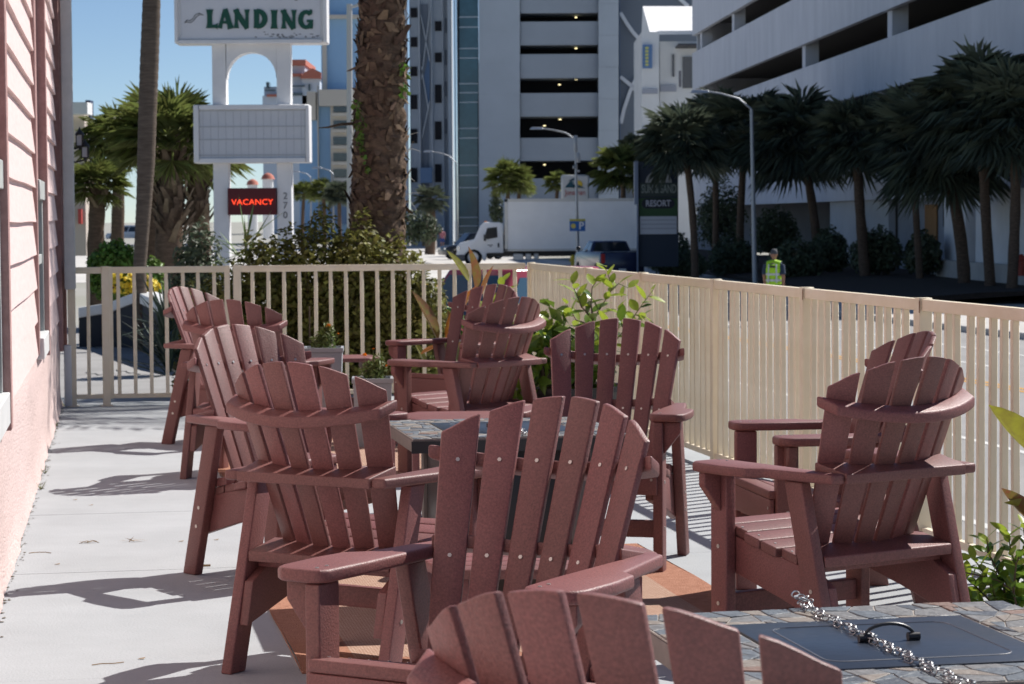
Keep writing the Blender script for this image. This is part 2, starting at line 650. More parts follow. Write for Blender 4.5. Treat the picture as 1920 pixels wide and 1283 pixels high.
CH_GROUP = 'maroon fan-back armchairs on the patio'
chairs = [
    (-0.510, 7.934, -30.0, 'maroon armchair seen from behind, its left rear foot just left of the near rug'),
    (-0.922, 9.996, -135.5, 'sunlit maroon armchair facing right, half hidden behind the near left armchair'),
    (-0.074, 5.644, 149.7, 'large central maroon armchair facing the camera, its shaded back before a tiled table'),
    (0.384, 10.262, 165.5, 'maroon armchair facing the camera, with the leafy potted shrub behind its back'),
    (0.295, 3.229, -31.7, 'nearest maroon armchair, only the tops of its back slats showing at the bottom edge'),
    (1.095, 7.981, 33.4, 'maroon armchair at right turned away from the camera, in front of the cream picket fence'),
    (1.215, 9.238, 99.0, 'maroon armchair facing left close to the fence, mostly hidden behind the right armchair'),
    (-1.521, 13.948, -15.9, 'maroon armchair seen from behind in the far left group, second from the gate'),
    (-1.892, 15.993, -116.5, 'farthest left maroon armchair, facing right, closest to the gate'),
    (-0.254, 13.962, 45.3, 'maroon armchair seen from behind in the far group, just left of the leafy shrub'),
    (-0.376, 16.004, 139.0, 'farthest maroon armchair, facing the camera by the back fence behind another armchair'),
]
proto = make_chair()
for i, (x, y, t, lab) in enumerate(chairs):
    if i == 0:
        proto.location, proto.rotation_euler = (x, y, 0), (0, 0, R(t))
        tag(proto, lab, 'chair', CH_GROUP)
    else:
        copy_tree(proto, (x, y, 0), R(t), lab, CH_GROUP)

# ------------------------------------------------------------------ rugs
RUGB = mat('terracotta_rug_border', (0.40, 0.205, 0.14), 0.95, col2=(0.31, 0.15, 0.10), scale=25, bump=0.6, bscale=160, spec=0.1)


def weave_mat():
    m = bpy.data.materials.new('tan_rug_weave')
    m.use_nodes = True
    nt = m.node_tree
    b = nt.nodes['Principled BSDF']
    b.inputs['Roughness'].default_value = 0.95
    b.inputs['Specular IOR Level'].default_value = 0.1
    tc = nt.nodes.new('ShaderNodeTexCoord')
    bt = nt.nodes.new('ShaderNodeTexBrick')
    bt.inputs['Scale'].default_value = 1.0
    bt.inputs['Brick Width'].default_value = 0.022
    bt.inputs['Row Height'].default_value = 0.013
    bt.inputs['Mortar Size'].default_value = 0.0028
    bt.inputs['Color1'].default_value = (0.52, 0.39, 0.31, 1)
    bt.inputs['Color2'].default_value = (0.45, 0.32, 0.25, 1)
    bt.inputs['Mortar'].default_value = (0.29, 0.16, 0.11, 1)
    nt.links.new(tc.outputs['Object'], bt.inputs['Vector'])
    nt.links.new(bt.outputs['Color'], b.inputs['Base Color'])
    bp = nt.nodes.new('ShaderNodeBump')
    bp.inputs['Strength'].default_value = 0.6
    bp.inputs['Distance'].default_value = 0.004
    bp.invert = True
    nt.links.new(bt.outputs['Fac'], bp.inputs['Height'])
    nt.links.new(bp.outputs[0], b.inputs['Normal'])
    return m


WEAVE = weave_mat()


def rug(loc, w, l, label):
    root = empty('outdoor_rug', loc, math.atan2(LT.y, LT.x), label, 'rug', 'terracotta bordered rugs')
    a = MB()
    bw = 0.20
    nx, ny = 10, 14

    def sheet(mb, x0, x1, y0, y1, z):
        n, m = max(2, int((x1 - x0) / 0.12)), max(2, int((y1 - y0) / 0.12))
        base = len(mb.v)
        for j in range(m + 1):
            for i in range(n + 1):
                x, y = x0 + (x1 - x0) * i / n, y0 + (y1 - y0) * j / m
                wob = 0.006 * math.sin(y * 4.1) if x in (0, w) else 0
                mb.v.append((x + wob, y, z + 0.002 * math.sin(x * 7 + y * 5)))
        for j in range(m):
            for i in range(n):
                k = base + j * (n + 1) + i
                mb.f.append((k, k + 1, k + n + 2, k + n + 1))
    sheet(a, 0, w, 0, bw, 0.008)
    sheet(a, 0, w, l - bw, l, 0.008)
    sheet(a, 0, bw, bw, l - bw, 0.008)
    sheet(a, w - bw, w, bw, l - bw, 0.008)
    # turned down edge
    for (x0, y0, x1, y1) in ((0, 0, w, 0), (w, 0, w, l), (w, l, 0, l), (0, l, 0, 0)):
        n = 20
        b = len(a.v)
        for i in range(n + 1):
            x, y = x0 + (x1 - x0) * i / n, y0 + (y1 - y0) * i / n
            a.v += [(x, y, 0.009), (x, y, 0.001)]
        for i in range(n):
            a.f.append((b + 2 * i, b + 2 * i + 1, b + 2 * i + 3, b + 2 * i + 2))
    a.build('border', RUGB, root, smooth=True)
    c = MB()
    sheet(c, bw - 0.002, w - bw + 0.002, bw - 0.002, l - bw + 0.002, 0.0085)
    c.build('woven_centre', WEAVE, root, smooth=True)
    return root


rug((-0.700, 7.77, 0), 1.80, 2.75, 'terracotta bordered tan rug under the nearer tiled table')
rug((-1.62, 13.35, 0), 1.80, 2.75, 'terracotta bordered tan rug under the far group of armchairs')

# ------------------------------------------------------------------ tiled fire tables
TILES = [mat('slate_blue', (0.125, 0.145, 0.165), 0.55, var=0.35, scale=30, bump=0.5, bscale=50),
         mat('slate_grey', (0.18, 0.18, 0.178), 0.55, var=0.35, scale=30, bump=0.5, bscale=50),
         mat('slate_tan', (0.23, 0.20, 0.17), 0.6, var=0.3, scale=30, bump=0.5, bscale=50),
         mat('slate_dark', (0.085, 0.095, 0.11), 0.5, var=0.35, scale=30, bump=0.5, bscale=50),
         mat('slate_red', (0.21, 0.135, 0.105), 0.6, var=0.3, scale=30, bump=0.5, bscale=50)]
GROUT = mat('tile_grout', (0.33, 0.30, 0.27), 0.9, var=0.2, scale=60)
LIDM = mat('burner_lid_black', (0.027, 0.036, 0.054), 0.34, var=0.25, scale=5, spec=0.32, rvar=0.1, bump=0.05, bscale=60)
TBASE = mat('table_base_grey', (0.16, 0.155, 0.15), 0.6, var=0.2, scale=10)
TRIM = mat('table_edge_brown', (0.17, 0.145, 0.13), 0.6, var=0.2, scale=20)
TS, TZ = 0.81, 0.70


def make_table():
    root = empty('fire_table')
    a = MB()
    a.bx(-TS / 2, TS / 2, -TS / 2, TS / 2, TZ - 0.052, TZ - 0.006)
    a.build('table_frame', TRIM, root, bevel=0.003)
    a = MB()
    h = TS / 2
    for s in (-1, 1):
        a = MB()
        a.bx(-h - 0.004, h + 0.004, s * (h + 0.001), s * (h + 0.004), TZ - 0.054, TZ - 0.010)
        a.build('edge_band', BLACKM, root)
    # grout ring
    L = 0.245
    a = MB()
    for (x0, x1, y0, y1) in ((-h + .003, h - .003, L, h - .003), (-h + .003, h - .003, -h + .003, -L), (-h + .003, -L, -L, L), (L, h - .003, -L, L)):
        a.bx(x0, x1, y0, y1, TZ - 0.0055, TZ - 0.0025)
    a.build('grout', GROUT, root)
    # irregular slate tiles
    n, nr = 14, 3
    g = np.random.default_rng(11)
    xs = np.linspace(-h + 0.004, h - 0.004, n + 1)
    grid = np.zeros((n + 1, n + 1, 2))
    for i in range(n + 1):
        for j in range(n + 1):
            x, y = xs[i], xs[j]
            onx = i in (0, n) or (i in (nr, n - nr) and nr <= j <= n - nr)
            ony = j in (0, n) or (j in (nr, n - nr) and nr <= i <= n - nr)
            if i in (nr, n - nr) and nr <= j <= n - nr:
                x = math.copysign(L + 0.004, x)
            if j in (nr, n - nr) and nr <= i <= n - nr:
                y = math.copysign(L + 0.004, y)
            dx = 0 if onx else g.uniform(-0.019, 0.019)
            dy = 0 if ony else g.uniform(-0.019, 0.019)
            if onx and i in (0, n) and j in (0, n):
                dx = dy = 0
            elif onx and not ony:
                dy = g.uniform(-0.015, 0.015)
            elif ony and not onx:
                dx = g.uniform(-0.015, 0.015)
            grid[i, j] = (x + dx, y + dy)
    polys = []
    for i in range(n):
        for j in range(n):
            if nr <= i < n - nr and nr <= j < n - nr:
                continue
            q = [grid[i, j], grid[i + 1, j], grid[i + 1, j + 1], grid[i, j + 1]]
            r = g.random()
            if r < 0.22:
                polys += [[q[0], q[1], q[2]], [q[0], q[2], q[3]]]
            elif r < 0.4:
                t = g.uniform(0.35, 0.65)
                m1, m2 = q[0] * (1 - t) + q[1] * t, q[3] * t + q[2] * (1 - t)
                polys += [[q[0], m1, m2, q[3]], [m1, q[1], q[2], m2]]
            else:
                polys.append(q)
    for p in polys:
        c = sum(p) / len(p)
        sh = []
        for v in p:
            d = v - c
            l = np.linalg.norm(d)
            sh.append(c + d * max(0.3, (l - 0.0026) / l))
        z = TZ + g.uniform(-0.001, 0.0012)
        t = MB()
        t.prism([(float(v[0]), float(v[1])) for v in sh], TZ - 0.004, z)
        t.build('tile', TILES[int(g.choice(5, p=[.27, .33, .19, .14, .07]))], root, bevel=0.0012, seg=1)
    # burner lid
    a = MB()
    a.bx(-L + .004, L - .004, -L + .004, L - .004, TZ - 0.010, TZ + 0.001)
    lid = a.build('burner_lid', LIDM, root, bevel=0.002)
    a = MB()
    rr, hh = 0.035, 0.180
    pts = []
    for cx, cy, a0 in ((hh - rr, hh - rr, 0), (-hh + rr, hh - rr, 90), (-hh + rr, -hh + rr, 180), (hh - rr, -hh + rr, 270)):
        for k in range(5):
            t = R(a0 + k * 22.5)
            pts.append((cx + rr * math.cos(t), cy + rr * math.sin(t), TZ + 0.0010))
    pts.append(pts[0])
    a.tube(pts, 0.0016, 5, cap=False)
    a.build('embossed_line', mat('lid_emboss', (0.12, 0.13, 0.15), 0.35), lid)
    a = MB()
    for s in (-1, 1):
        a.tube([(s * 0.060, 0, TZ + 0.008), (s * 0.034 + s * 0.003, 0, TZ + 0.008)], 0.0085, 10)
        a.bx(s * 0.047 - 0.008, s * 0.047 + 0.008, -0.006, 0.006, TZ + 0.0012, TZ + 0.007)
    pts = [(0.050 * math.cos(t), 0, TZ + 0.008 + 0.026 * math.sin(t)) for t in np.linspace(0.12, math.pi - 0.12, 11)]
    a.tube(pts, 0.0035, 7)
    a.build('handle', BLACKM, lid, smooth=True)
    # base cabinet
    a = MB()
    a.bx(-0.26, 0.26, -0.26, 0.26, 0.03, TZ - 0.055)
    a.build('base_cabinet', BLACKM, root, bevel=0.004)
    for sx in (-1, 1):
        for sy in (-1, 1):
            a = MB()
            a.bx(sx * 0.215, sx * 0.275, sy * 0.215, sy * 0.275, 0, TZ - 0.056)
            a.build('corner_post', TBASE, root, bevel=0.004)
    return root


rz_l = math.atan2(LT.y, LT.x)
t1 = make_table()
t1.location, t1.rotation_euler = (-0.04, 9.075, 0), (0, 0, rz_l)
tag(t1, 'slate tiled square fire table behind the large central armchair', 'table', 'slate tiled fire tables')
tbl2 = copy_tree(t1, (0.706, 4.43, 0), rz_l + R(1.0), 'slate tiled fire table with a steel chain across its black lid, bottom right corner')

# chains over the tables: links share one mesh
CHM = mat('galvanised_chain', (0.42, 0.43, 0.44), 0.38, metal=1.0, var=0.3, scale=90)


def link_mesh():
    a = MB()
    pts = []
    for k in range(17):
        t = 2 * math.pi * k / 16
        pts.append((0.0092 * math.cos(t) + math.copysign(0.0045, math.cos(t)) * (abs(math.cos(t)) > .01), 0.0066 * math.sin(t), 0))
    a.tube(pts, 0.0015, 6, cap=False)
    return a.mesh('chain_link', CHM, smooth=True)


LINK = link_mesh()


def chain(p0, p1, z, n, label, drop=6, seed=3):
    g = np.random.default_rng(seed)
    root = empty('chain', (p0[0], p0[1], z), 0, label, 'chain', 'steel chains lying across the fire tables')
    p0, p1 = Vector((*p0, 0)), Vector((*p1, 0))
    d = (p1 - p0)
    L = d.length
    d.normalize()
    sd = d.cross(UP)
    step = L / (n - 1)
    for i in range(n):
        w = 0.007 * math.sin(i * 0.9) + g.normal() * 0.0015
        p = d * (step * i) + sd * w
        o = inst('chain_link', LINK, root, p + Vector((0, 0, 0.004 + 0.004 * (i % 2))))
        ang = math.atan2(d.y, d.x) + g.normal() * 0.12
        o.rotation_euler = Matrix.Rotation(ang, 3, 'Z').to_euler() if i % 2 else (Matrix.Rotation(ang, 3, 'Z') @ Matrix.Rotation(R(62 + g.normal() * 8), 3, 'X')).to_euler()
    for i in range(drop):          # loose clump at the far end
        p = -d * (0.004 + 0.010 * (i % 3)) + sd * (0.016 * (i - drop / 2) / drop * 2) + Vector((0, 0, 0.006 + 0.004 * i))
        o = inst('chain_link', LINK, root, p)
        o.rotation_euler = (g.uniform(-1, 1), g.uniform(-.6, .6), g.uniform(0, 3))


chain((0.592, 4.800), (0.765, 3.99), TZ + 0.002, 62, 'steel chain lying across the black lid of the bottom right table')
chain((-0.02, 9.40), (0.045, 8.70), TZ + 0.002, 44, 'steel chain across the table behind the large central armchair', seed=5)


# ------------------------------------------------------------------ slatted side tables
def side_table(loc, rz, w, d, h, label):
    root = empty('side_table', loc, rz, label, 'side table', 'maroon slatted side tables')
    n = 6
    for i in range(n):
        y0, y1 = -d / 2 + d * i / n + 0.003, -d / 2 + d * (i + 1) / n - 0.003
        ex = lambda y: w / 2 * (1 - 0.30 * abs(2 * y / d) ** 2.6)
        a = MB()
        a.hexa([(-ex(y0), y0, h - 0.03), (ex(y0), y0, h - 0.03), (ex(y1), y1, h - 0.03), (-ex(y1), y1, h - 0.03),
                (-ex(y0), y0, h), (ex(y0), y0, h), (ex(y1), y1, h), (-ex(y1), y1, h)])
        a.build('top_slat', POLY, root, bevel=0.008, seg=3)
    for s in (-1, 1):
        a = MB()
        a.bx(s * w * 0.33 - 0.018, s * w * 0.33 + 0.018, -d * 0.42, d * 0.42, h - 0.105, h - 0.0305)
        a.build('crossbar', POLY, root, bevel=0.004)
        for t in (-1, 1):
            a = MB()
            a.bx(s * w * 0.33 + s * 0.0185, s * w * 0.33 + s * 0.055, t * d * 0.30 - 0.04, t * d * 0.30 + 0.04, 0, h - 0.031)
            a.build('leg', POLY, root, bevel=0.005)
    a = MB()
    a.bx(-w * 0.33 + 0.0185, w * 0.33 - 0.0185, -0.018, 0.018, 0.13, 0.20)
    a.build('stretcher', POLY, root, bevel=0.004)
    return root


side_table((0.085, 6.98, 0), 0.0, 0.70, 0.52, 0.50, 'maroon oval slatted side table just behind the large central armchair')
side_table((-0.24, 12.05, 0), 0.05, 0.66, 0.50, 0.50, 'maroon slatted side table beyond the tiled table, before the far armchairs')
side_table((-1.28, 17.25, 0), 0.18, 0.62, 0.46, 0.50, 'maroon side table by the back fence between the two grey planters')
# ------------------------------------------------------------------ fences
FH = 1.125
PK = MB()
PK.bx(-0.0145, 0.0145, -0.0150, 0.0150, 0.095, FH - 0.052)
PICKET = PK.mesh('picket', FENCE, bevel=0.003, seg=1)


def fence(name, p0, d, length, label, posts, pitch=0.1285, first=0.1, rz=None, cat='fence', end_posts=True, top=FH):
    rz = math.atan2(d.y, d.x)
    root = empty(name, (p0.x, p0.y, 0), rz, label, cat)
    a = MB()
    a.bx(0, length, -0.021, 0.021, top - 0.052, top)
    a.build('top_rail', FENCE, root, bevel=0.003, seg=2)
    a = MB()
    a.bx(0, length, -0.017, 0.017, 0.062, 0.097)
    a.build('bottom_rail', FENCE, root, bevel=0.003, seg=1)
    for x in posts:
        a = MB()
        a.bx(x - 0.031, x + 0.031, -0.031, 0.031, 0, top + 0.006)
        a.bx(x - 0.05, x + 0.05, -0.05, 0.05, 0, 0.008)
        a.build('post', FENCE, root, bevel=0.003, seg=1)
    x = first
    while x < length - 0.05:
        if all(abs(x - q) > 0.05 for q in posts):
            o = inst('picket', PICKET, root, (x, 0, 0))
            o.rotation_euler = (random.gauss(0, .004), random.gauss(0, .003), 0)
        x += pitch
    return root


FC = Vector((0.16, 19.8, 0))
sp = [0.03]
for Yp in (17.6, 15.9, 14.1, 12.36, 10.66, 8.95, 7.22, 5.5):
    sp.append((19.8 - Yp) / AX.y)
right_f = fence('picket_fence', FC, -AX, 15.0, 'long cream metal picket fence along the street side of the patio', sp, first=0.09)
back_f = fence('picket_fence', FC - LT * 0.05, -LT, 2.42, 'cream metal picket fence panel across the back, in front of the big bush', [2.39], first=0.08)
gate = fence('gate', FC - LT * 2.50, -LT, 0.985, 'cream metal picket gate at the back left, before the spiky plant', [], first=0.125, cat='gate')
for x in (0.021, 0.964):
    a = MB()
    a.bx(x - 0.022, x + 0.022, -0.022, 0.022, 0.058, FH + 0.002)
    a.build('gate_stile', FENCE, gate, bevel=0.003, seg=1)
a = MB()
a.bx(0.93, 1.0, -0.03, -0.024, 0.95, 0.965)
a.bx(0.955, 0.985, -0.034, -0.022, 1.04, 1.12)
a.build('latch', RUST, gate)
side_f = fence('picket_fence', FC - LT * 3.50, -LT, 0.30, 'narrow cream picket panel between the gate and the pink building', [0.0, 0.27], first=0.14)
# rust at the post brackets
for root, xs in ((right_f, sp[4:7]), (gate, ())):
    for x in xs:
        a = MB()
        a.bx(x + 0.028, x + 0.036, -0.0325, -0.0312, FH - 0.06, FH - 0.005)
        a.bx(x + 0.030, x + 0.038, 0.0312, 0.0325, FH - 0.05, FH - 0.005)
        a.build('rust_stain', RUST, root)

# ------------------------------------------------------------------ pink building on the left
WD = Vector((-0.163, 0.987, 0)).normalized()
WN = Vector((WD.y, -WD.x, 0))
W0 = Vector((-2.215, 10.27, 0))
T0, T1, WTOP = -9.0, 9.15, 4.6
bld = empty('pink_building', W0, math.atan2(WD.y, WD.x), 'pink clapboard building with a rough stucco base along the left edge', 'building')
# local axes: x along the wall away from the camera, -y out of the wall


def wbox(name, t0, t1, out0, out1, z0, z1, m, parent=bld, bev=0.0):
    a = MB()
    a.bx(t0, t1, -out0, -out1, z0, z1)
    return a.build(name, m, parent, bevel=bev, seg=1)


wbox('wall_core', T0, T1, -6.0, -0.03, 0, WTOP, PINKT)
# stucco plinth with an uneven face
g = np.random.default_rng(4)
a = MB()
nt_, nz = 90, 9
for i in range(nt_ + 1):
    for j in range(nz + 1):
        t = T0 + (T1 - T0) * i / nt_
        z = 0.0 + 0.715 * j / nz
        out = 0.022 + g.normal() * 0.004 + (0.02 if j == 0 else 0) - (0.012 if j == nz else 0)
        a.v.append((t, -out, z + (g.normal() * 0.008 if j == nz else 0)))
for i in range(nt_):
    for j in range(nz):
        k = i * (nz + 1) + j
        a.f.append((k, k + nz + 1, k + nz + 2, k + 1))
a.build('stucco_base', STUCCO, bld, smooth=True)
segs = [(T0, -1.75), (-0.42, 3.86), (5.12, 8.86)]
for (t0, t1) in segs:
    z = 0.70
    k = 0
    while z < WTOP - 0.1:
        h = 0.2
        a = MB()
        wav = g.normal() * 0.002
        pr = [(0.030, z + wav), (0.006, z + h + 0.015), (-0.028, z + h + 0.015), (-0.028, z + wav)]
        n = 6
        vs, fs = [], []
        for i in range(n + 1):
            t = t0 + (t1 - t0) * i / n
            dz = 0.0025 * math.sin(t * 2.3 + z * 5)
            for o_, zz in pr:
                vs.append((t, -o_, zz + dz))
        for i in range(n):
            for q in range(4):
                fs.append((i * 4 + q, i * 4 + (q + 1) % 4, (i + 1) * 4 + (q + 1) % 4, (i + 1) * 4 + q))
        fs += [(3, 2, 1, 0), (n * 4, n * 4 + 1, n * 4 + 2, n * 4 + 3)]
        a.add(vs, fs)
        a.build('clapboard', PINK, bld)
        z += h
# window casings and windows
for (tn, tf, z0, z1) in ((-1.72, -0.58, 0.80, 1.72), (3.88, 4.96, 0.80, 1.72)):
    wbox('casing_board', tn, tn + 0.14, -0.028, 0.036, 0.70, WTOP - 0.05, PINKT, bev=0.004)
    wbox('casing_board', tf, tf + 0.15, -0.028, 0.066, 0.64, WTOP - 0.05, PINKT, bev=0.004)
    wbox('panel_above', tn + 0.14, tf, -0.028, 0.010, z1 + 0.03, WTOP - 0.05, PINKT)
    w = empty('window', (0, 0, 0))
    w.parent = bld
    wbox('frame', tn + 0.143, tn + 0.20, -0.02, 0.034, z0, z1, GREYP, w, 0.003)
    wbox('frame', tf - 0.06, tf - 0.003, -0.02, 0.034, z0, z1, GREYP, w, 0.003)
    wbox('frame', tn + 0.14, tf - 0.003, -0.02, 0.050, z1 - 0.09, z1 + 0.028, GREYP, w, 0.003)
    wbox('sash', tn + 0.20, tf - 0.06, -0.02, 0.026, (z0 + z1) / 2 - 0.03, (z0 + z1) / 2 + 0.03, GREYP, w, 0.003)
    wbox('pane', tn + 0.20, tf - 0.06, -0.02, 0.006, z0, z1, GLASS, w)
    wbox('sill', tn + 0.10, tf - 0.003, -0.02, 0.062, z0 - 0.13, z0, WHITEP, w, 0.004)
wbox('corner_board', 8.87, 8.98, -0.028, 0.058, 0.45, WTOP, PINKT, bev=0.004)
wbox('corner_board', 9.0, 9.16, -0.028, 0.085, 0.45, WTOP, PINKT, bev=0.004)
a = MB()
a.bx(8.80, 8.885, -0.165, -0.075, 0.95, WTOP)
a.build('downspout', mat('downspout_paint', (0.48, 0.50, 0.50), 0.5, var=0.15, scale=5), bld, bevel=0.012, seg=2)
a = MB()
a.bx(8.90, 8.96, -0.12, -0.06, 0.0, 0.50)
a.build('drain_pipe', WHITEP, bld, bevel=0.01, seg=2)
# lantern on a bracket farther along
# ------------------------------------------------------------------ ground, street
ASPH = mat('asphalt', (0.115, 0.115, 0.118), 0.9, col2=(0.085, 0.085, 0.088), scale=0.6, bump=0.4, bscale=60, spec=0.2, detail=8)
ROADM = mat('sunbleached_road', (0.33, 0.325, 0.32), 0.9, col2=(0.27, 0.266, 0.26), scale=0.4, bump=0.4, bscale=60, spec=0.2, detail=8)
LOTM = mat('old_lot_asphalt', (0.36, 0.355, 0.35), 0.9, col2=(0.26, 0.255, 0.25), scale=1.2, bump=0.5, bscale=50, spec=0.15, detail=8)
SIDEW = mat('sidewalk_concrete', (0.55, 0.53, 0.50), 0.9, var=0.18, scale=1.5, spec=0.2, detail=6)
LINEW = mat('road_line_white', (0.68, 0.68, 0.66), 0.8, var=0.25, scale=9)
LINEY = mat('road_line_yellow', (0.65, 0.33, 0.05), 0.8, var=0.25, scale=9)
MULCH = mat('mulch', (0.045, 0.030, 0.022), 1.0, var=0.5, scale=9, bump=0.8, bscale=25)


def sheet(name, pts, z, m, kind='structure', thick=0.0):
    a = MB()
    if thick:
        a.prism([(p[0], p[1]) for p in pts], z - thick, z)
    else:
        a.add([(p[0], p[1], z) for p in pts], [tuple(range(len(pts)))])
    o = a.build(name, m)
    tag(o, kind=kind)
    return o


G = mat('far_ground', (0.34, 0.33, 0.31), 0.95, col2=(0.27, 0.27, 0.22), scale=0.05, detail=8)
sheet('ground', [(-1500, -400), (1500, -400), (1500, 2600), (-1500, 2600)], STREET - 0.02, G)
F0 = Vector((0.16, 19.8, 0))


def fl(lat, along):
    return F0 + LT * lat + AX * along


sheet('road', [fl(0.7, -40), fl(16.2, -40), fl(16.2, 260), fl(0.7, 260)], STREET - 0.012, ROADM)
marks = empty('road_marking', (0, 0, 0), 0)
marks['kind'] = 'structure'


def stripe(lat, a0, a1, w, m):
    a = MB()
    p = [fl(lat - w / 2, a0), fl(lat + w / 2, a0), fl(lat + w / 2, a1), fl(lat - w / 2, a1)]
    a.add([(q.x, q.y, STREET - 0.007) for q in p], [(0, 1, 2, 3)])
    a.build('stripe', m, marks)


for lt in (10.30, 10.52):
    stripe(lt, -35, 90, 0.11, LINEY)
for lt in (3.9, 6.7, 13.9):
    stripe(lt, -35, 90, 0.12, LINEW)
for k in range(24):
    stripe(12.1, -30 + k * 5, -27.5 + k * 5, 0.12, LINEW)
# far pavement and kerb on the right
a = MB()
q = [fl(16.2, -40), fl(18.4, -40), fl(18.4, 120), fl(16.2, 120)]
a.prism([(p.x, p.y) for p in q], STREET - 0.05, STREET + 0.13)
tag(a.build('sidewalk', SIDEW, bevel=0.02, seg=1), kind='structure')
q = [fl(-5, 84), fl(26, 84), fl(26, 200), fl(-5, 200)]
sheet('side_street', q, STREET - 0.009, mat('concrete_road', (0.60, 0.58, 0.55), 0.9, var=0.2, scale=0.3, detail=8))
sheet('crosswalk_pavement', [at(700, 470, 190), at(880, 470, 190), at(880, 470, 230), at(700, 470, 230)], STREET + 0.05, SIDEW, thick=0.15)
# higher lot behind the gate
ql = [fl(-0.05, 0.5), fl(-14, 0.5), fl(-14, 24), fl(-0.05, 20)]
sheet('parking_lot', ql, -0.25, LOTM, thick=0.85)
sheet('walkway', [fl(-0.1, 0.47), fl(-5.0, 0.47), fl(-5.0, 1.75), fl(-0.1, 1.75)], -0.05, CONC, thick=0.16)
sheet('grass', [fl(-14, 24.01), fl(-40, 24), fl(-40, 80), fl(-7, 80), fl(-5, 24.01)], -0.45, mat('lawn', (0.13, 0.17, 0.05), 0.95, col2=(0.2, 0.2, 0.08), scale=3, bump=0.5, bscale=40), thick=0.6)

# white kerb wall with a flower bed
cw = empty('kerb_wall', (0, 0, 0), 0, 'low white painted kerb wall curving past the gate', 'kerb')
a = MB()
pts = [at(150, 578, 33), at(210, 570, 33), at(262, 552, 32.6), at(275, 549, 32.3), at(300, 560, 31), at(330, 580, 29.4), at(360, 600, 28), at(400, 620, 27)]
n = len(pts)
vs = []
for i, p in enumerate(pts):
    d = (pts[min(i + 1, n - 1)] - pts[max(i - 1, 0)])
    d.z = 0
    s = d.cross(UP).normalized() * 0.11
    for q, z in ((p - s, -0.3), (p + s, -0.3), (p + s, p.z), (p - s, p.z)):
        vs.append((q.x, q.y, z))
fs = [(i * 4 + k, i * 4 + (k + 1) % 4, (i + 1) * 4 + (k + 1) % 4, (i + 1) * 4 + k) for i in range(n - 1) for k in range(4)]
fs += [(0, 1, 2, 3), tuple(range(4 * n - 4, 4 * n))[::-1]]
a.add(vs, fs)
a.build('kerb_face', mat('kerb_shade_navy', (0.03, 0.035, 0.045), 0.8), cw)  # dark navy holds the shade of the wall's camera-facing side
a = MB()
vs = []
for i, p in enumerate(pts):
    d = (pts[min(i + 1, n - 1)] - pts[max(i - 1, 0)])
    d.z = 0
    s = d.cross(UP).normalized() * 0.14
    for q, z in ((p - s, p.z - 0.13), (p + s, p.z - 0.13), (p + s, p.z + 0.012), (p - s, p.z + 0.012)):
        vs.append((q.x, q.y, z))
a.add(vs, fs)
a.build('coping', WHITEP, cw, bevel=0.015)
# cracks sealed in the lot
cr = MB()
for (x0, y0, x1, y1) in ((205, 640, 300, 655), (210, 668, 290, 690), (160, 650, 210, 657), (215, 695, 265, 702), (158, 700, 205, 705)):
    p, q = ground(x0, y0, -0.25), ground(x1, y1, -0.25)
    pp = [p.lerp(q, t) + Vector((0, math.sin(t * 17 + x0) * 0.12, 0)) for t in np.linspace(0, 1, 9)]
    w = Vector((0, 0.035, 0))
    vs = []
    for r in pp:
        vs += [(r.x, r.y - 0.035, -0.2455), (r.x, r.y + 0.035, -0.2455)]
    cr.add(vs, [(2 * i, 2 * i + 2, 2 * i + 3, 2 * i + 1) for i in range(8)])
o = cr.build('sealed_cracks', mat('tar', (0.03, 0.03, 0.03), 0.7))
tag(o, kind='stuff')

# ------------------------------------------------------------------ parking garage on the right
GAR = mat('garage_concrete', (0.62, 0.65, 0.72), 0.9, col2=(0.51, 0.54, 0.61), scale=0.8, spec=0.2, detail=8, stretch=(1, 1, 0.25))
DARKC = mat('garage_inside', (0.10, 0.10, 0.105), 0.95)  # dark concrete, shade of the unlit decks put into its colour
BLUEW = mat('blue_grey_wall', (0.34, 0.37, 0.43), 0.9, var=0.12, scale=1.5)
PLY = mat('plywood', (0.42, 0.22, 0.09), 0.85, var=0.3, scale=3, stretch=(1, 1, 0.2))


def gz(px):
    """forward distance of the garage facade at photo column px"""
    return 21.5 / ((px - 960) / FPX + 0.054)


GD = Vector((0.054, -0.9985, 0)).normalized()
GO = Vector((21.5 - 0.054 * 165, 165, 0))
gar = empty('parking_garage', GO, math.atan2(GD.y, GD.x), 'long grey open-deck parking garage with horizontal concrete parapets on the right', 'building')
GL = 94.0


def gx(px):
    return (165 - gz(px)) / 0.9985


for (z0, z1) in ((2.2, 4.6), (6.9, 9.05), (10.25, 12.8), (14.0, 16.6)):
    x = 0.0
    k = 0
    while x < GL - 0.1:
        x1 = min(GL, x + 15.6)
        a = MB()
        a.bx(x + 0.012, x1 - 0.012, 0.0, 0.28, z0, z1)
        a.build('parapet_panel', GAR, gar)
        x = x1
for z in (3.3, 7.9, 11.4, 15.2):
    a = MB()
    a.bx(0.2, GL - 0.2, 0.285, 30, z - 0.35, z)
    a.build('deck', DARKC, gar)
for z0, z1, pxs in ((12.8, 14.0, (1308, 1367, 1484, 1700)), (9.05, 10.25, (1310, 1497, 1655, 1900)), (4.6, 6.9, (1310, 1400, 1493, 1637, 1800))):
    for px in pxs:
        x = gx(px)
        a = MB()
        a.bx(x - 0.45, x + 0.45, 0.3, 1.0, z0 - 0.5, z1 + 0.5)
        a.build('column', GAR, gar)
for xx in (0.05, GL - 0.3):
    a = MB()
    a.bx(xx, xx + 0.25, 0.3, 30, -1.0, 16.5)
    a.build('end_wall', GAR, gar)
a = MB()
a.bx(0.2, GL - 0.2, 14.0, 14.3, -1.0, 16.5)
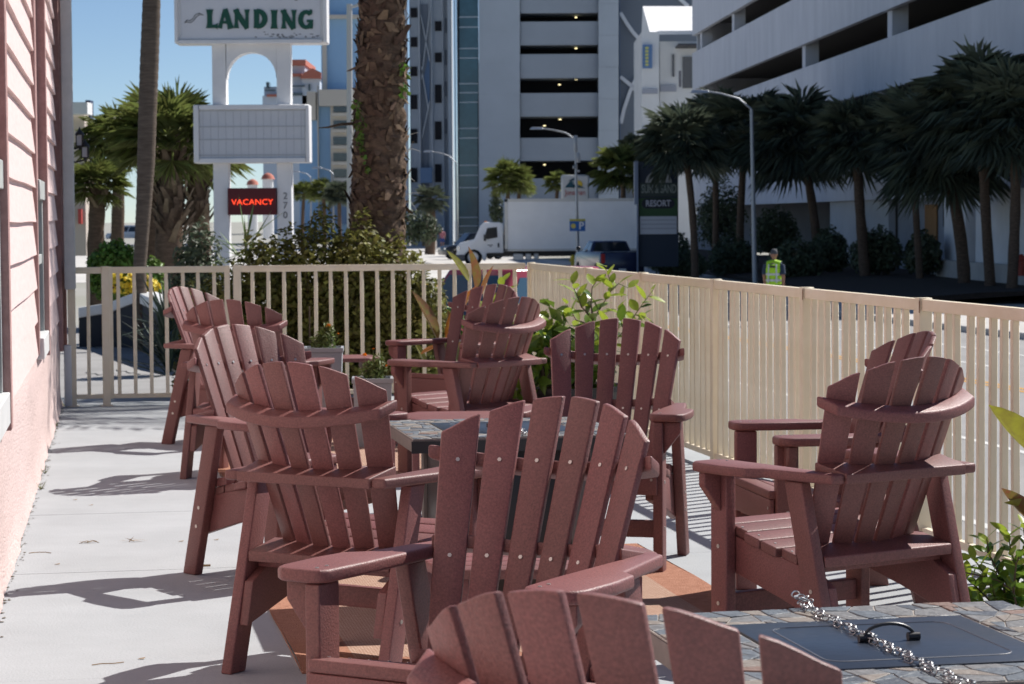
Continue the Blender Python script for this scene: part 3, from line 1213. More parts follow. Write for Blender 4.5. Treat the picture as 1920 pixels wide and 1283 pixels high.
a.build('rear_wall', DARKC, gar)
# ground floor
def gbox(name, p0, p1, y0, y1, z0, z1, m):
    a = MB()
    a.bx(gx(p0), gx(p1), y0, y1, z0, z1)
    return a.build(name, m, gar)


LG = mat('pale_wall', (0.56, 0.59, 0.63), 0.9, var=0.1, scale=1)
gbox('ground_wall', 1538, 1645, 0.5, 0.8, -1.0, 2.2, LG)
gbox('ground_wall', 1645.2, 1800, 0.9, 1.2, -1.0, 2.2, BLUEW)
gbox('boarded_door', 1697, 1718, 0.82, 0.88, -0.1, 1.95, PLY)
gbox('boarded_door', 1784, 1798, 0.82, 0.88, -0.6, 1.6, PLY)
gbox('door', 1774, 1783.5, 0.8, 0.88, -0.6, 1.6, GLASS)
gbox('window', 1730, 1737, 0.82, 0.88, 1.05, 1.75, GLASS)
gbox('pier_wall', 1800, 1841, -0.6, 0.85, -0.8, 2.6, mat('white_render', (0.84, 0.85, 0.87), 0.85, var=0.1, scale=1))
gbox('pier_wall', 1850, 1990, -0.4, 0.85, -0.8, 2.4, MATS['white_render'])
gbox('plinth', 1800, 1990, -0.9, -0.62, -1.0, -0.15, SIDEW)
for k in range(3):
    gbox('step', 1752 + k * 5, 1797, 0.1 - 0.5 * (2 - k) * 0.8, 0.8, -1.0, -0.85 + 0.25 * k, SIDEW)
for k in range(8):
    gbox('louvre', 1592.5, 1600, 0.42, 0.49, 0.35 + k * 0.19, 0.43 + k * 0.19, DARKC)

# sloped bed in front of it
bed = MB()
vs = []
for i in range(9):
    x = GL * i / 8
    for (off, z) in ((-7.0, -1.16), (-7.0, -0.98), (-3.5, -0.78), (0.4, -0.74)):
        p = GO + GD * x + Vector((GD.y, -GD.x, 0)) * -off * -1
        vs.append((p.x - 0, p.y, z))
# outward normal of the facade is to the left
vs = []
NO = Vector((-0.9985, -0.054, 0))
for i in range(9):
    x = GL * i / 8
    for (off, z) in ((6.6, -1.16), (6.6, -1.0), (3.5, -0.80), (-0.4, -0.74)):
        p = GO + GD * x + NO * off
        vs.append((p.x, p.y, z))
fs = [(i * 4 + k, i * 4 + k + 1, (i + 1) * 4 + k + 1, (i + 1) * 4 + k) for i in range(8) for k in range(3)]
fs.append((35, 34, 33, 32))
bed.add(vs, fs)
tag(bed.build('planting_bed', MULCH), kind='structure')


# ------------------------------------------------------------------ flat fronted far buildings
def rect(px0, py0, px1, py1, Y, dep, mb=None):
    p, q = at(px0, (py0), Y), at(px1, py1, Y)
    mb = mb or MB()
    mb.bx(p.x, q.x, Y, Y + dep, q.z, p.z)
    return mb


def rpart(name, m, parent, px0, py0, px1, py1, Y, dep, bevel=0.0):
    return rect(px0, py0, px1, py1, Y, dep).build(name, m, parent, bevel=bevel, seg=1)


TOW = mat('tower_grey', (0.45, 0.50, 0.56), 0.85, var=0.08, scale=0.25, spec=0.25)
TOWL = mat('tower_light', (0.52, 0.56, 0.61), 0.85, var=0.06, scale=0.25, spec=0.25)
TOWD = mat('tower_dark_panel', (0.175, 0.205, 0.25), 0.8, var=0.06, scale=0.25)
TOWB = mat('tower_blue_panel', (0.11, 0.18, 0.30), 0.7)
TEAL = mat('teal_glass', (0.05, 0.15, 0.20), 0.12, spec=0.7, var=0.5, scale=0.35)
MULL = mat('mullion', (0.55, 0.62, 0.68), 0.5)
LAMPW = mat('garage_lamp', (1, .9, .6), 0.5, emit=(1.0, 0.85, 0.45), estr=1.6)
tow = empty('tower', at(990, 480, 222), 0, 'tall blue-grey tower block with dark open parking slots and a teal glass strip', 'building')


def tpart(name, m, *r, parent=None):
    o = rpart(name, m, None, *r)
    o.parent = parent or tow
    o.matrix_parent_inverse = Matrix.Translation(tow.location).inverted()
    return o


TY = 220
tpart('pier_core', TOWD, 898, -120, 974.5, 520, TY + 0.15, 5.8)
tpart('pier_core', TOWD, 1122.5, -120, 1159.5, 520, TY - 0.35, 5.8)
for k in range(11):
    y0, y1 = -120 + 59.5 * k, -120 + 59.5 * (k + 1)
    tpart('wall_panel', TOW, 897.5, y0 + 0.3, 975, y1 - 0.3, TY, 0.14)
    tpart('wall_panel', TOW, 1122, y0 + 8.3, 1160, y1 + 7.7, TY - 0.5, 0.14)
slots = [(-40, -20), (24, 41), (84, 102), (146, 175), (218, 259), (301, 335)]
prev = -120
for (s0, s1) in slots:
    tpart('spandrel', mat('tower_band', (0.355, 0.395, 0.45), 0.85, var=0.08, scale=0.25), 975.3, prev, 1121.7, s0, TY + 0.3, 5)
    prev = s1
tpart('spandrel', MATS['tower_band'], 975.3, prev, 1121.7, 520, TY + 0.3, 5)
tpart('slot_interior', mat('slot_dark', (0.02, 0.02, 0.025), 0.9), 970, -120, 1130, 520, TY + 5.5, 1)  # near-black sheet stands in for the deep shade inside the slots
for (px, py) in ((1080, 33), (1080, 91), (1080, 149), (1049, 159), (1050, 224), (1021, 236), (1021, 309)):
    p = at(px, py, TY + 3)
    a = MB()
    a.box((p.x, p.y, p.z), (0.22, 0.3, 0.08))
    o = a.build('ceiling_lamp', LAMPW)
    o.parent = tow
    o.matrix_parent_inverse = Matrix.Translation(tow.location).inverted()
# glass strip
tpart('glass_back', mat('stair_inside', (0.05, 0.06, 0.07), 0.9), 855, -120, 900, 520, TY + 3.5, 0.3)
gy = [-60, 32, 51, 91, 109, 157, 174, 192, 241, 259, 310, 329, 352, 408, 424, 440, 470]
for y0, y1 in zip(gy[:-1], gy[1:]):
    tpart('glass_pane', TEAL, 861, y0 + 0.8, 896, y1 - 0.8, TY + 0.6, 0.1)
    tpart('mullion', MULL, 861, y1 - 0.8, 896, y1 + 0.8, TY + 0.45, 0.3)
tpart('mullion', mat('bright_fin', (0.46, 0.60, 0.70), 0.3), 849.5, -120, 856.5, 480, TY - 1.2, 1.6)
tpart('pier', TOWL, 856.7, -120, 860.8, 520, TY + 0.1, 2)
# left wing
tpart('wing_wall', TOW, 766, -120, 849, 520, TY + 1.5, 8)
for (x0, x1, m) in ((755, 767, TOWL), (785, 789, TOWL), (807, 813, TOWL), (829, 833, TOWL), (838, 849, TOW)):
    tpart('pilaster', m, x0, -120, x1, 520, TY + 0.6, 1.2)
tpart('recess_panel', TOWD, 789, 8, 806, 520, TY + 1.35, 0.2)
for ys in (15, 70, 125, 178, 242, 315):
    tpart('window', MATS['slot_dark'], 770, ys, 782.5, ys + (18 if ys < 170 else 27), TY + 1.38, 0.2)
for ys in (40, 99, 159, 228, 308):
    tpart('window', MATS['slot_dark'], 815.5, ys, 828, ys + (18 if ys < 150 else 34), TY + 1.38, 0.2)
for ys in (34, 94, 153, 223):
    tpart('window', TOWD, 834, ys, 838, ys + 28, TY + 1.38, 0.2)


def tstrip(name, p0, p1, w, m, Y):
    a = MB()
    a0, a1 = at(*p0, Y), at(*p1, Y)
    d = (a1 - a0).normalized()
    s = Vector((-d.z, 0, d.x)) * w / 2
    off = Vector((0, -0.25, 0))
    c = [a0 - s, a0 + s, a1 + s, a1 - s]
    a.hexa([tuple(v) for v in c] + [tuple(v + off) for v in c])
    o = a.build(name, m)
    o.parent = tow
    o.matrix_parent_inverse = Matrix.Translation(tow.location).inverted()


tstrip('cross_strip', (789, 28), (806, 115), 0.09, TOWL, TY + 1.3)
tstrip('cross_strip', (806, 20), (790, 150), 0.09, TOWL, TY + 1.3)
tstrip('cross_strip', (790, 125), (803, 205), 0.09, TOWL, TY + 1.3)
tstrip('cross_strip', (806, 190), (791, 260), 0.09, TOWL, TY + 1.3)
a = MB()
a.add([tuple(at(x, y, TY + 1.29)) for x, y in ((803, 105), (806, 120), (806, 190), (802, 198), (795, 145))], [(0, 1, 2, 3, 4)])
o = a.build('blue_panel', TOWB)
o.parent = tow
o.matrix_parent_inverse = Matrix.Translation(tow.location).inverted()
tpart('canopy', TOWB, 788, 315, 810, 343, TY - 0.5, 2)
# right wing with big white crossing strips
tpart('wing_wall', TOWD, 1160.3, -120, 1330, 520, TY + 2.0, 8)
tpart('pilaster', TOWB, 1160.3, -120, 1164, 520, TY + 1.2, 0.9)
WST = mat('white_strip', (0.72, 0.75, 0.80), 0.8)
for pp in (((1163, 24), (1175, 44), (1186, 60), (1202, 78)), ((1163, 144), (1182, 160), (1203, 181)), ((1164, 232), (1170, 205), (1181, 172), (1191, 150), (1203, 130)), ((1265, -10), (1290, 12))):
    for p0, p1 in zip(pp[:-1], pp[1:]):
        tstrip('cross_strip', p0, p1, 0.33, WST, TY + 1.95)

# white building between tower and garage
WB = mat('white_stucco', (0.74, 0.75, 0.75), 0.85, var=0.08, scale=0.5)
wb = empty('white_building', (0, 0, 0), 0, 'white stucco building with a bright slanted roof beside the grey tower', 'building')
rpart('wall', WB, wb, 1203, 60, 1237, 480, 190, 12)
rpart('wall', WB, wb, 1237, 78, 1345, 480, 191.5, 12)
rpart('band', mat('band_grey', (0.36, 0.38, 0.44), 0.8), wb, 1204, 167, 1233, 176, 189.8, 0.19)
rpart('band', MATS['band_grey'], wb, 1238, 160, 1268, 172, 191.3, 0.19)
rpart('band', MATS['band_grey'], wb, 1204, 237, 1240, 247, 189.8, 0.19)
rpart('window', GLASS, wb, 1260.5, 102, 1264.5, 144, 191.3, 0.19)
rpart('window', GLASS, wb, 1280, 107, 1345, 165, 191.3, 0.19)
rpart('canopy_edge', mat('dark_fascia', (0.06, 0.06, 0.07), 0.6), wb, 1272, 82, 1345, 85, 188, 3.4)
rpart('balcony', mat('balcony_rail', (0.12, 0.12, 0.14), 0.6), wb, 1273, 133, 1277, 163, 189, 0.2)
a = MB()
p = [at(1205, 12, 190.2), at(1345, 12, 203), at(1345, 57, 191.6), at(1237, 58, 190.2), at(1219, 63, 190)]
p[0] = at(1205, 12, 200)
dz = Vector((0, 0, -0.3))
a.add([tuple(v) for v in p] + [tuple(v + dz) for v in p], [(0, 1, 2, 3, 4), (9, 8, 7, 6, 5)] + [(i, 5 + i, 5 + (i + 1) % 5, (i + 1) % 5) for i in range(5)])
a.build('slanted_roof', mat('white_roof', (0.8, 0.8, 0.8), 0.7), wb)
a = MB()
a.add([tuple(v) for v in (at(1203, 60, 190), at(1205, 12, 190.02), at(1219, 63, 190))], [(0, 1, 2)])
a.build('gable', WB, wb)
sg = rpart('wall_sign', mat('sign_blue', (0.12, 0.22, 0.42), 0.6), wb, 1205, 84, 1223, 128, 189.6, 0.35)
for k in range(6):
    o = rpart('sign_letter', mat('sign_yellow', (0.6, 0.6, 0.2), 0.6), None, 1210, 88 + k * 6.3, 1216, 92 + k * 6.3, 189.5, 0.09)
    o.parent = sg

# blue hotel block behind the sign
BLU = mat('hotel_blue', (0.34, 0.55, 0.80), 0.8, var=0.08, scale=0.2)
BEI = mat('hotel_beige', (0.66, 0.60, 0.52), 0.85, var=0.08, scale=0.3)
hb = empty('hotel_block', (0, 0, 0), 0, 'blue and beige hotel block just left of the thick palm trunk', 'building')
rpart('upper_block', BLU, hb, 600, -120, 700, 168, 262, 14)
rpart('corner_strip', BEI, hb, 602, -120, 613, 168, 261.5, 1)
rpart('cornice', BEI, hb, 600, 28, 700, 34, 261, 1.4)
rpart('cornice', BEI, hb, 598, 168, 700, 198, 258, 14)
rpart('lower_block', BLU, hb, 560, 198, 700, 470, 260, 14)
rpart('pilaster', BEI, hb, 594, 160, 599, 470, 259, 1)
rpart('pilaster', BEI, hb, 575, 172, 592, 225, 258.8, 2)
rpart('bay', BEI, hb, 619, 196, 665, 350, 259, 1)
for k in range(5):
    rpart('window', GLASS, hb, 625, 196 + k * 30.5, 654, 210 + k * 30.5, 258.8, 0.19)
    rpart('balcony', BEI, hb, 622, 212 + k * 30.5, 657, 218 + k * 30.5, 258.2, 0.7)
rpart('canopy', TOWB, hb, 618, 352, 690, 420, 257, 2)

# far hotel with red roofs
RED = mat('red_tile', (0.50, 0.17, 0.12), 0.8, var=0.15, scale=0.3)
PAL = mat('pale_blue_wall', (0.55, 0.62, 0.72), 0.85, var=0.08, scale=0.1)
fh = empty('far_hotel', (0, 0, 0), 0, 'distant pale hotel with red tiled roofs seen beside the sign arch', 'building')
rpart('wall', PAL, fh, 492, 180, 600, 470, 430, 20)
rpart('wall', PAL, fh, 495, 163, 520, 185, 432, 18)
rpart('wall', PAL, fh, 543, 122, 572, 190, 431, 18)
rpart('wall', PAL, fh, 566, 140, 600, 200, 430, 18)
for (x0, x1, y0, y1) in ((541, 573, 112, 122), (541, 566, 138, 143), (500, 518, 177, 181)):
    rpart('roof', RED, fh, x0, y0, x1, y1, 429, 22)
a = MB()
pz = [at(562, 147, 428.5), at(602, 147, 428.5), at(602, 136, 428.5), at(586, 128, 428.5), at(570, 136, 428.5)]
a.prism([(v.x, v.z) for v in pz], 428.5, 450, lambda u, v, w: (u, w, v))
a.build('roof', RED, fh)
rpart('chimney', GLASS, fh, 499, 154, 505, 166, 431, 3)
for (x0, y0, x1, y1) in ((545, 160, 571, 163), (545, 174, 567, 179), (497, 168, 517, 171), (578, 158, 582, 170)):
    rpart('window_band', GLASS, fh, x0, y0, x1, y1, 429.4, 0.5)
# red domed pavilions seen under the reader board
for k, (x, y, w, lab) in enumerate(((474, 345, 22, 'small white pavilion with a red domed roof, left of two, under the reader board'), (503, 333, 24, 'small white pavilion with a red domed roof, right of two, under the reader board'))):
    pv = empty('pavilion', at(x, 400, 180 + 3 * k), 0, lab, 'pavilion')
    s = 4450 / (180 + 3 * k)
    z0 = at(x, y, 180).z
    rr = w / 2 / s
    a = MB()
    prof = [(1.15, -0.15), (1.0, 0.0), (0.88, 0.35), (0.6, 0.62), (0.25, 0.78), (0.03, 0.85)]
    nn = 12
    vs = [(rr * r * math.cos(2 * math.pi * i / nn), rr * r * math.sin(2 * math.pi * i / nn), z0 - pv.location.z + rr * h) for r, h in prof for i in range(nn)]
    a.add(vs, [(j * nn + i, j * nn + (i + 1) % nn, (j + 1) * nn + (i + 1) % nn, (j + 1) * nn + i) for j in range(5) for i in range(nn)])
    a.build('domed_roof', RED, pv, smooth=True)
    a = MB()
    a.tube([(0, 0, -2.0), (0, 0, z0 - pv.location.z - 0.05)], rr * 0.85, 12)
    a.build('drum', WB, pv)

# white house edge beyond the pink building
wh = empty('white_house', (0, 0, 0), 0, 'white house edge with a navy corner seen just past the pink building', 'building')
BEIG = mat('house_beige', (0.55, 0.48, 0.42), 0.85)
NAVY = mat('navy_paint', (0.03, 0.05, 0.11), 0.7)
rpart('wall', BEIG, wh, 100, 213, 162, 480, 60, 0.6)
rpart('wall_end', NAVY, wh, 160, 188, 173, 480, 61, 0.5)
rpart('fascia', WB, wh, 100, 192, 164, 214, 59.2, 0.7)
rpart('door', mat('red_door', (0.5, 0.08, 0.07), 0.6), wh, 146, 392, 153, 420, 59.8, 0.3)

# lantern on the pink building's far corner
ln = empty('wall_lantern', at(152, 300, 19.35), 0, 'black double-headed wall lantern beside the grey downspout', 'lamp')
a = MB()
s = 19.35 / FPX
for (cx, cy) in ((8, -14), (-2, -36)):
    X, Z = cx * s, -cy * s
    a.prism([(-0.026, -0.026), (0.026, -0.026), (0.026, 0.026), (-0.026, 0.026)], Z - 0.045, Z - 0.04, lambda u, v, w, X=X: (X + u, v, w))
    for sx in (-1, 1):
        for sy in (-1, 1):
            a.box((X + sx * 0.024, sy * 0.024, Z), (0.007, 0.007, 0.09))
    a.tube([(X, 0, Z + 0.045), (X, 0, Z + 0.06), (X, 0, Z + 0.085), (X, 0, Z + 0.11)], [0.042, 0.034, 0.012, 0.003], 8)
    a.tube([(X, 0, Z - 0.045), (X, 0, Z - 0.08)], [0.02, 0.004], 8)
a.tube([(-0.10, 0, 0.02), (-0.05, 0, -0.02), (0.03, 0, 0.0)], 0.008, 6)
a.tube([(-0.10, 0, 0.10), (-0.04, 0, 0.09), (-0.01, 0, 0.11)], 0.008, 6)
a.bx(-0.115, -0.095, -0.03, 0.03, -0.05, 0.15)
a.build('lantern_frame', BLACKM, ln)
a = MB()
for (cx, cy) in ((8, -14), (-2, -36)):
    a.box((cx * s, 0, -cy * s), (0.040, 0.040, 0.078))
o = a.build('lantern_glass', mat('frosted', (0.5, 0.52, 0.55), 0.3), ln)
o['kind'] = 'stuff'
# ------------------------------------------------------------------ motel sign
SGW = mat('sign_white', (0.82, 0.82, 0.82), 0.55, var=0.10, scale=2.0, spec=0.3)
SGF = mat('sign_face', (0.72, 0.73, 0.76), 0.4, var=0.08, scale=1.5, spec=0.4)
SGD = mat('sign_grime', (0.30, 0.30, 0.31), 0.8, var=0.4, scale=9)
GRN = mat('sign_green', (0.008, 0.085, 0.055), 0.5)
SY = 40.0
sign = empty('motel_sign', (at(472, 500, SY).x, SY, STREET), 0, 'tall white motel sign reading LANDING with an arch, blank reader board and red VACANCY panel', 'sign')


def spart(name, mb, m, parent=None, **k):
    o = mb.build(name, m, **k)
    o.parent = parent or sign
    if not parent:
        o.matrix_parent_inverse = Matrix.Translation(sign.location).inverted()
    return o


def srect(name, m, x0, y0, x1, y1, dy, dep, parent=None, bevel=0.0):
    return spart(name, rect(x0, y0, x1, y1, SY + dy, dep), m, parent, bevel=bevel, seg=1)


srect('name_cabinet', SGW, 324, -160, 613, 80.5, 0.0, 0.55, bevel=0.02)
face = srect('name_face', SGF, 337, -150, 601, 72, -0.015, 0.015)
for (x0, y0, x1, y1) in ((324, -160, 333, 80), (604, -160, 613, 80), (333.3, 75, 603.7, 81)):
    srect('cabinet_frame', SGW, x0, y0, x1, y1, -0.07, 0.069, bevel=0.008)
gr = MB()
g = np.random.default_rng(8)
for k in range(26):
    x = 470 + 125 * g.random() ** 0.7
    y = 70 - abs(g.normal()) * 4
    w, h = g.uniform(2, 9), g.uniform(1, 3.5)
    gr.add([tuple(at(x + dx, y + dy, SY - 0.0165 - 0.0001 * k)) for dx, dy in ((0, 0), (w * .6, -h * .4), (w, 0.2), (w * .8, h), (w * .2, h * .8))], [(0, 1, 2, 3, 4)])
o = spart('grime', gr, SGD, face)
o['kind'] = 'stuff'


# letters of LANDING from flared strokes, in photo pixels
def flare(mb, x0, y0, x1, y1, w0, wm, w1, Y, dep=0.03):
    d = Vector((x1 - x0, y1 - y0))
    L = d.length
    d /= L
    s = Vector((-d.y, d.x))
    w0, wm, w1 = w0 * 1.15, wm * 1.22, w1 * 1.15
    st = [(0, w0), (0.14, (w0 + wm) / 2 * 0.95), (0.3, wm), (0.7, wm), (0.86, (w1 + wm) / 2 * 0.95), (1, w1)]
    left = [Vector((x0, y0)) + d * L * t + s * w / 2 for t, w in st]
    right = [Vector((x0, y0)) + d * L * t - s * w / 2 for t, w in st][::-1]
    pl = left + right
    fr = [at(p.x, p.y, Y) for p in pl]
    bk = [p + Vector((0, dep, 0)) for p in fr]
    n = len(pl)
    for i in range(5):     # strips, so the flared outline stays exact
        q = [i, i + 1, n - 2 - i, n - 1 - i]
        mb.hexa([tuple(bk[k]) for k in q] + [tuple(fr[k]) for k in q])


def arcw(mb, cx, cy, rx, ry, a0, a1, w, Y, n=10, w_end=None):
    pts = [(cx + rx * math.cos(R(a)), cy - ry * math.sin(R(a))) for a in np.linspace(a0, a1, n + 1)]
    for i in range(n):
        (x0, y0), (x1, y1) = pts[i], pts[i + 1]
        ww = 1.2 * w * (0.72 + 0.28 * abs(math.cos(R((a0 + (a1 - a0) * (i + .5) / n)))))
        d = Vector((x1 - x0, y1 - y0)).normalized()
        s = Vector((-d.y, d.x)) * ww / 2
        e = d * 0.7
        P = [Vector((x0, y0)) - e + s, Vector((x1, y1)) + e + s, Vector((x1, y1)) + e - s, Vector((x0, y0)) - e - s]
        fr = [at(p.x, p.y, Y - 0.0003 * (i % 2)) for p in P]
        mb.hexa([tuple(p + Vector((0, 0.03, 0))) for p in fr] + [tuple(p) for p in fr])


LY = SY - 0.035
T, B = 18.0, 53.0


def letter(fn):
    a = MB()
    fn(a)
    spart('letter', a, GRN, face)


def l_L(a):
    flare(a, 393, T, 393, B, 12, 7.5, 12, LY); flare(a, 388, B - 3.5, 408, B - 3.5, 6, 5, 10, LY - 0.0006)
def l_A(a):
    flare(a, 421, T, 412, B, 5, 5, 8, LY); flare(a, 422, T - 1, 433, B + 1, 8, 8, 11, LY - 0.0006); flare(a, 415, 42, 429, 42, 4, 4, 4, LY - 0.0011)
def l_N(a):
    flare(a, 443, T, 443, B, 10, 5, 9, LY); flare(a, 441, T, 463, B + 1, 9, 8, 7, LY - 0.0006); flare(a, 463, T, 463, B, 9, 5, 6, LY - 0.0011)
def l_D(a):
    flare(a, 481, T, 481, B, 10, 8, 10, LY); arcw(a, 482, 35.5, 14.5, 15, -90, 90, 8.5, LY - 0.0006)
def l_I(a):
    flare(a, 514, T + 1, 514, B + 1, 12, 8, 12, LY)
def l_N2(a):
    flare(a, 532, T + 1, 532, B + 1, 10, 5, 9, LY); flare(a, 530, T + 1, 550, B + 2, 9, 8, 7, LY - 0.0006); flare(a, 551, T + 1, 551, B + 1, 9, 5, 6, LY - 0.0011)
def l_G(a):
    arcw(a, 574, 37, 10.5, 14.5, 45, 330, 8, LY, 14); flare(a, 583, 38, 583, 54, 8, 6, 6, LY - 0.0011); flare(a, 575, 39.5, 587, 39.5, 4, 4, 4, LY - 0.0016)
    flare(a, 583, 18, 582, 28, 3, 5, 2, LY - 0.0016)


for fn in (l_L, l_A, l_N, l_D, l_I, l_N2, l_G):
    letter(fn)
# gull outlines
for pts in (((346, 43), (350, 38), (356, 39), (361, 36), (366, 28), (374, 25), (382, 29), (374, 27.5), (368, 32), (363, 39), (357, 43), (351, 41), (346, 43)),
            ((548, -2), (552, -3), (558, -1), (563, -6), (556, 1), (552, 0))):
    a = MB()
    a.tube([at(x, y, SY - 0.02) for x, y in pts], 0.006, 5)
    spart('gull_outline', a, mat('gull_line', (0.05, 0.06, 0.07), 0.6), face)
# arch between the cabinets
a = MB()
outer = [(397, 81)]
Na = 14
arch = [(471 - 47.0 * math.cos(math.pi * k / Na), 147 - 49 * math.sin(math.pi * k / Na)) for k in range(Na + 1)]
yb = 196.5
for k in range(Na):
    (x0, y0), (x1, y1) = arch[k], arch[k + 1]
    q = [at(x0, 81, SY + 0.1), at(x1, 81, SY + 0.1), at(x1, y1, SY + 0.1), at(x0, y0, SY + 0.1)]
    bk = [p + Vector((0, 0.35, 0)) for p in q]
    a.hexa([tuple(p) for p in bk] + [tuple(p) for p in q])
spart('arch', a, SGW)
srect('arch_pier', SGW, 397, 81, 424, yb, 0.1, 0.35)
srect('arch_pier', SGW, 518, 81, 545, yb, 0.1, 0.35)
# reader board
rb = srect('reader_board', SGW, 362, 197, 580.5, 305, 0.0, 0.5, bevel=0.015)
srect('reader_face', mat('reader_acrylic', (0.62, 0.64, 0.67), 0.45, var=0.06, scale=2), 374, 207, 572, 296, -0.012, 0.011, rb)
for y in (207, 237, 261, 290.5):
    srect('letter_track', mat('track_grey', (0.46, 0.48, 0.50), 0.6), 374, y, 572, y + 0.9, -0.022, 0.009, rb)
for k in range(14):
    x = 374 + 198 * (k + 0.5) / 14
    srect('panel_seam', mat('seam_grey', (0.44, 0.46, 0.49), 0.6), x - 0.8, 208, x + 0.8, 296, -0.0165, 0.004, rb)
for (x0, y0, x1, y1) in ((362, 197, 373, 305), (573, 197, 580.5, 305), (373.2, 197, 572.8, 205), (373.2, 297, 572.8, 305)):
    srect('board_frame', SGW, x0, y0, x1, y1, -0.06, 0.059, rb, 0.008)
for (x0, x1) in ((398, 427), (517.5, 545.5)):
    a = MB()
    p, q = at(x0, 305.3, SY), at(x1, 305.3, SY)
    a.bx(p.x, q.x, SY + 0.1, SY + 0.4, STREET - 0.02, p.z)
    spart('post', a, SGW, bevel=0.01, seg=1)
for t, y in (('2', 368), ('7', 386), ('0', 404)):
    o = text_mesh('house_number', t, 0.16, mat('number_grey', (0.16, 0.16, 0.17), 0.6), Matrix.Translation(at(535, y, SY + 0.092)) @ FACE_CAM, None, 0.004, 0.0)
    o.parent = sign
    o.matrix_parent_inverse = Matrix.Translation(sign.location).inverted()
vp = srect('vacancy_panel', mat('vacancy_maroon', (0.10, 0.008, 0.012), 0.45), 426.5, 353, 518, 403, 0.02, 0.3, bevel=0.01)
o = text_mesh('neon_word', 'VACANCY', 0.135, mat('neon_red', (0.9, 0.08, 0.03), 0.4, emit=(1.0, 0.06, 0.02), estr=1.5), Matrix.Translation(at(473, 379.5, SY + 0.005)) @ FACE_CAM, None, 0.004, -0.001, sx=1.10)
o.parent = vp

# ------------------------------------------------------------------ resort sign across the street
RY = 98.0
rs = empty('resort_sign', (0, 0, 0), 0, 'dark green resort sign with SUN AND SAND lettering in the shade of the palms', 'sign')
DKG = mat('resort_green', (0.035, 0.085, 0.03), 0.6)
DKB = mat('resort_navy', (0.025, 0.035, 0.055), 0.6)
rpart('sign_body', DKB, rs, 1197, 303, 1272, 500, RY, 0.6)
rpart('side_post', mat('resort_post', (0.20, 0.24, 0.33), 0.5), rs, 1189.5, 301, 1196.7, 384, RY - 0.2, 0.5)
rpart('side_post', MATS['resort_post'], rs, 1194, 384.3, 1197, 510, RY - 0.2, 0.4)
rpart('green_panel', DKG, rs, 1198, 372, 1271, 405, RY - 0.05, 0.045)
rpart('reader_panel', mat('resort_white', (0.55, 0.56, 0.60), 0.6), rs, 1200, 406, 1269, 439, RY - 0.08, 0.075)
for y in (412, 420, 428):
    rpart('reader_line', mat('resort_line', (0.35, 0.35, 0.4), 0.6), rs, 1202, y, 1267, y + 1.2, RY - 0.09, 0.009)
a = MB()
cx, cy, rr = 1235, 345, 25
pl = [at(cx + rr * math.cos(t), cy - rr * 1.02 * math.sin(t), RY - 0.1) for t in np.linspace(0, math.pi, 13)]
a.prism([(p.x, p.z) for p in pl], RY - 0.1, RY - 0.03, lambda u, v, w: (u, w, v))
a.build('sun_disc', mat('sun_cream', (0.36, 0.35, 0.34), 0.6), rs)
rpart('letter_back', mat('letter_dark', (0.04, 0.055, 0.05), 0.6), rs, 1200, 343, 1271, 368, RY - 0.12, 0.018)
LT_ = mat('resort_letter', (0.26, 0.29, 0.26), 0.6)
text_mesh('resort_name', 'SUN & SAND', 0.50, LT_, Matrix.Translation(at(1235.5, 355, RY - 0.125)) @ FACE_CAM, rs, 0.004, 0.006, sx=0.50)
a = MB()
p0 = at(1234, 382, RY - 0.07)
pl = [(p0.x + 0.48 * sx + 0.20 * math.cos(t), p0.z + 0.20 * math.sin(t)) for sx, ts in ((1, np.linspace(-1.57, 1.57, 7)), (-1, np.linspace(1.57, 4.71, 7))) for t in ts]
a.prism(pl, RY - 0.085, RY - 0.055, lambda u, v, w: (u, w, v))
a.build('word_capsule', mat('capsule_black', (0.012, 0.014, 0.025), 0.5), rs)
text_mesh('resort_word', 'RESORT', 0.36, mat('resort_word_white', (0.5, 0.5, 0.56), 0.6), Matrix.Translation(at(1234, 382, RY - 0.09)) @ FACE_CAM, rs, 0.004, 0.006, sx=0.80)

# restaurant sign behind the truck
js = empty('roadside_sign', (0, 0, 0), 0, 'white board sign with a palm and sun logo above the truck box', 'sign')
JY = 150
rpart('board', mat('board_white', (0.62, 0.61, 0.58), 0.6), js, 1052, 328, 1105, 400, JY, 0.4, bevel=0.1)
rpart('post', SIDEW, js, 1074, 400, 1082, 500, JY + 0.05, 0.3)
p0 = at(1085, 346, JY - 0.03)
a = MB()
a.prism([(p0.x + 0.25 * math.cos(t), p0.z + 0.25 * math.sin(t)) for t in np.linspace(0, 6.28, 13)[:-1]], JY - 0.04, JY - 0.005, lambda u, v, w: (u, w, v))
a.build('logo_sun', mat('logo_yellow', (0.75, 0.5, 0.05), 0.6), js)
a = MB()
for (x0, y0, x1, y1, x2, y2) in ((1059, 352, 1078, 352, 1071, 337), (1072, 352, 1097, 353, 1079, 344), (1064, 340, 1076, 334, 1077, 338)):
    q = [at(x, y, JY - 0.05) for x, y in ((x0, y0), (x1, y1), (x2, y2))]
    a.prism([(v.x, v.z) for v in q], JY - 0.06, JY - 0.045, lambda u, v, w: (u, w, v))
a.build('logo_palm', mat('logo_teal', (0.02, 0.08, 0.11), 0.6), js)
REDT = mat('board_red', (0.45, 0.08, 0.07), 0.6)
text_mesh('board_word', 'Jonathan', 0.46, REDT, Matrix.Translation(at(1078.5, 361.5, JY - 0.01)) @ FACE_CAM, js, 0.006, 0.004, sx=0.80)

# ------------------------------------------------------------------ street lamps and poles
STEEL = mat('galvanised_pole', (0.34, 0.36, 0.39), 0.45, metal=0.6, var=0.1, scale=3)
HEADM = mat('lamp_head', (0.55, 0.57, 0.6), 0.35, metal=0.5)


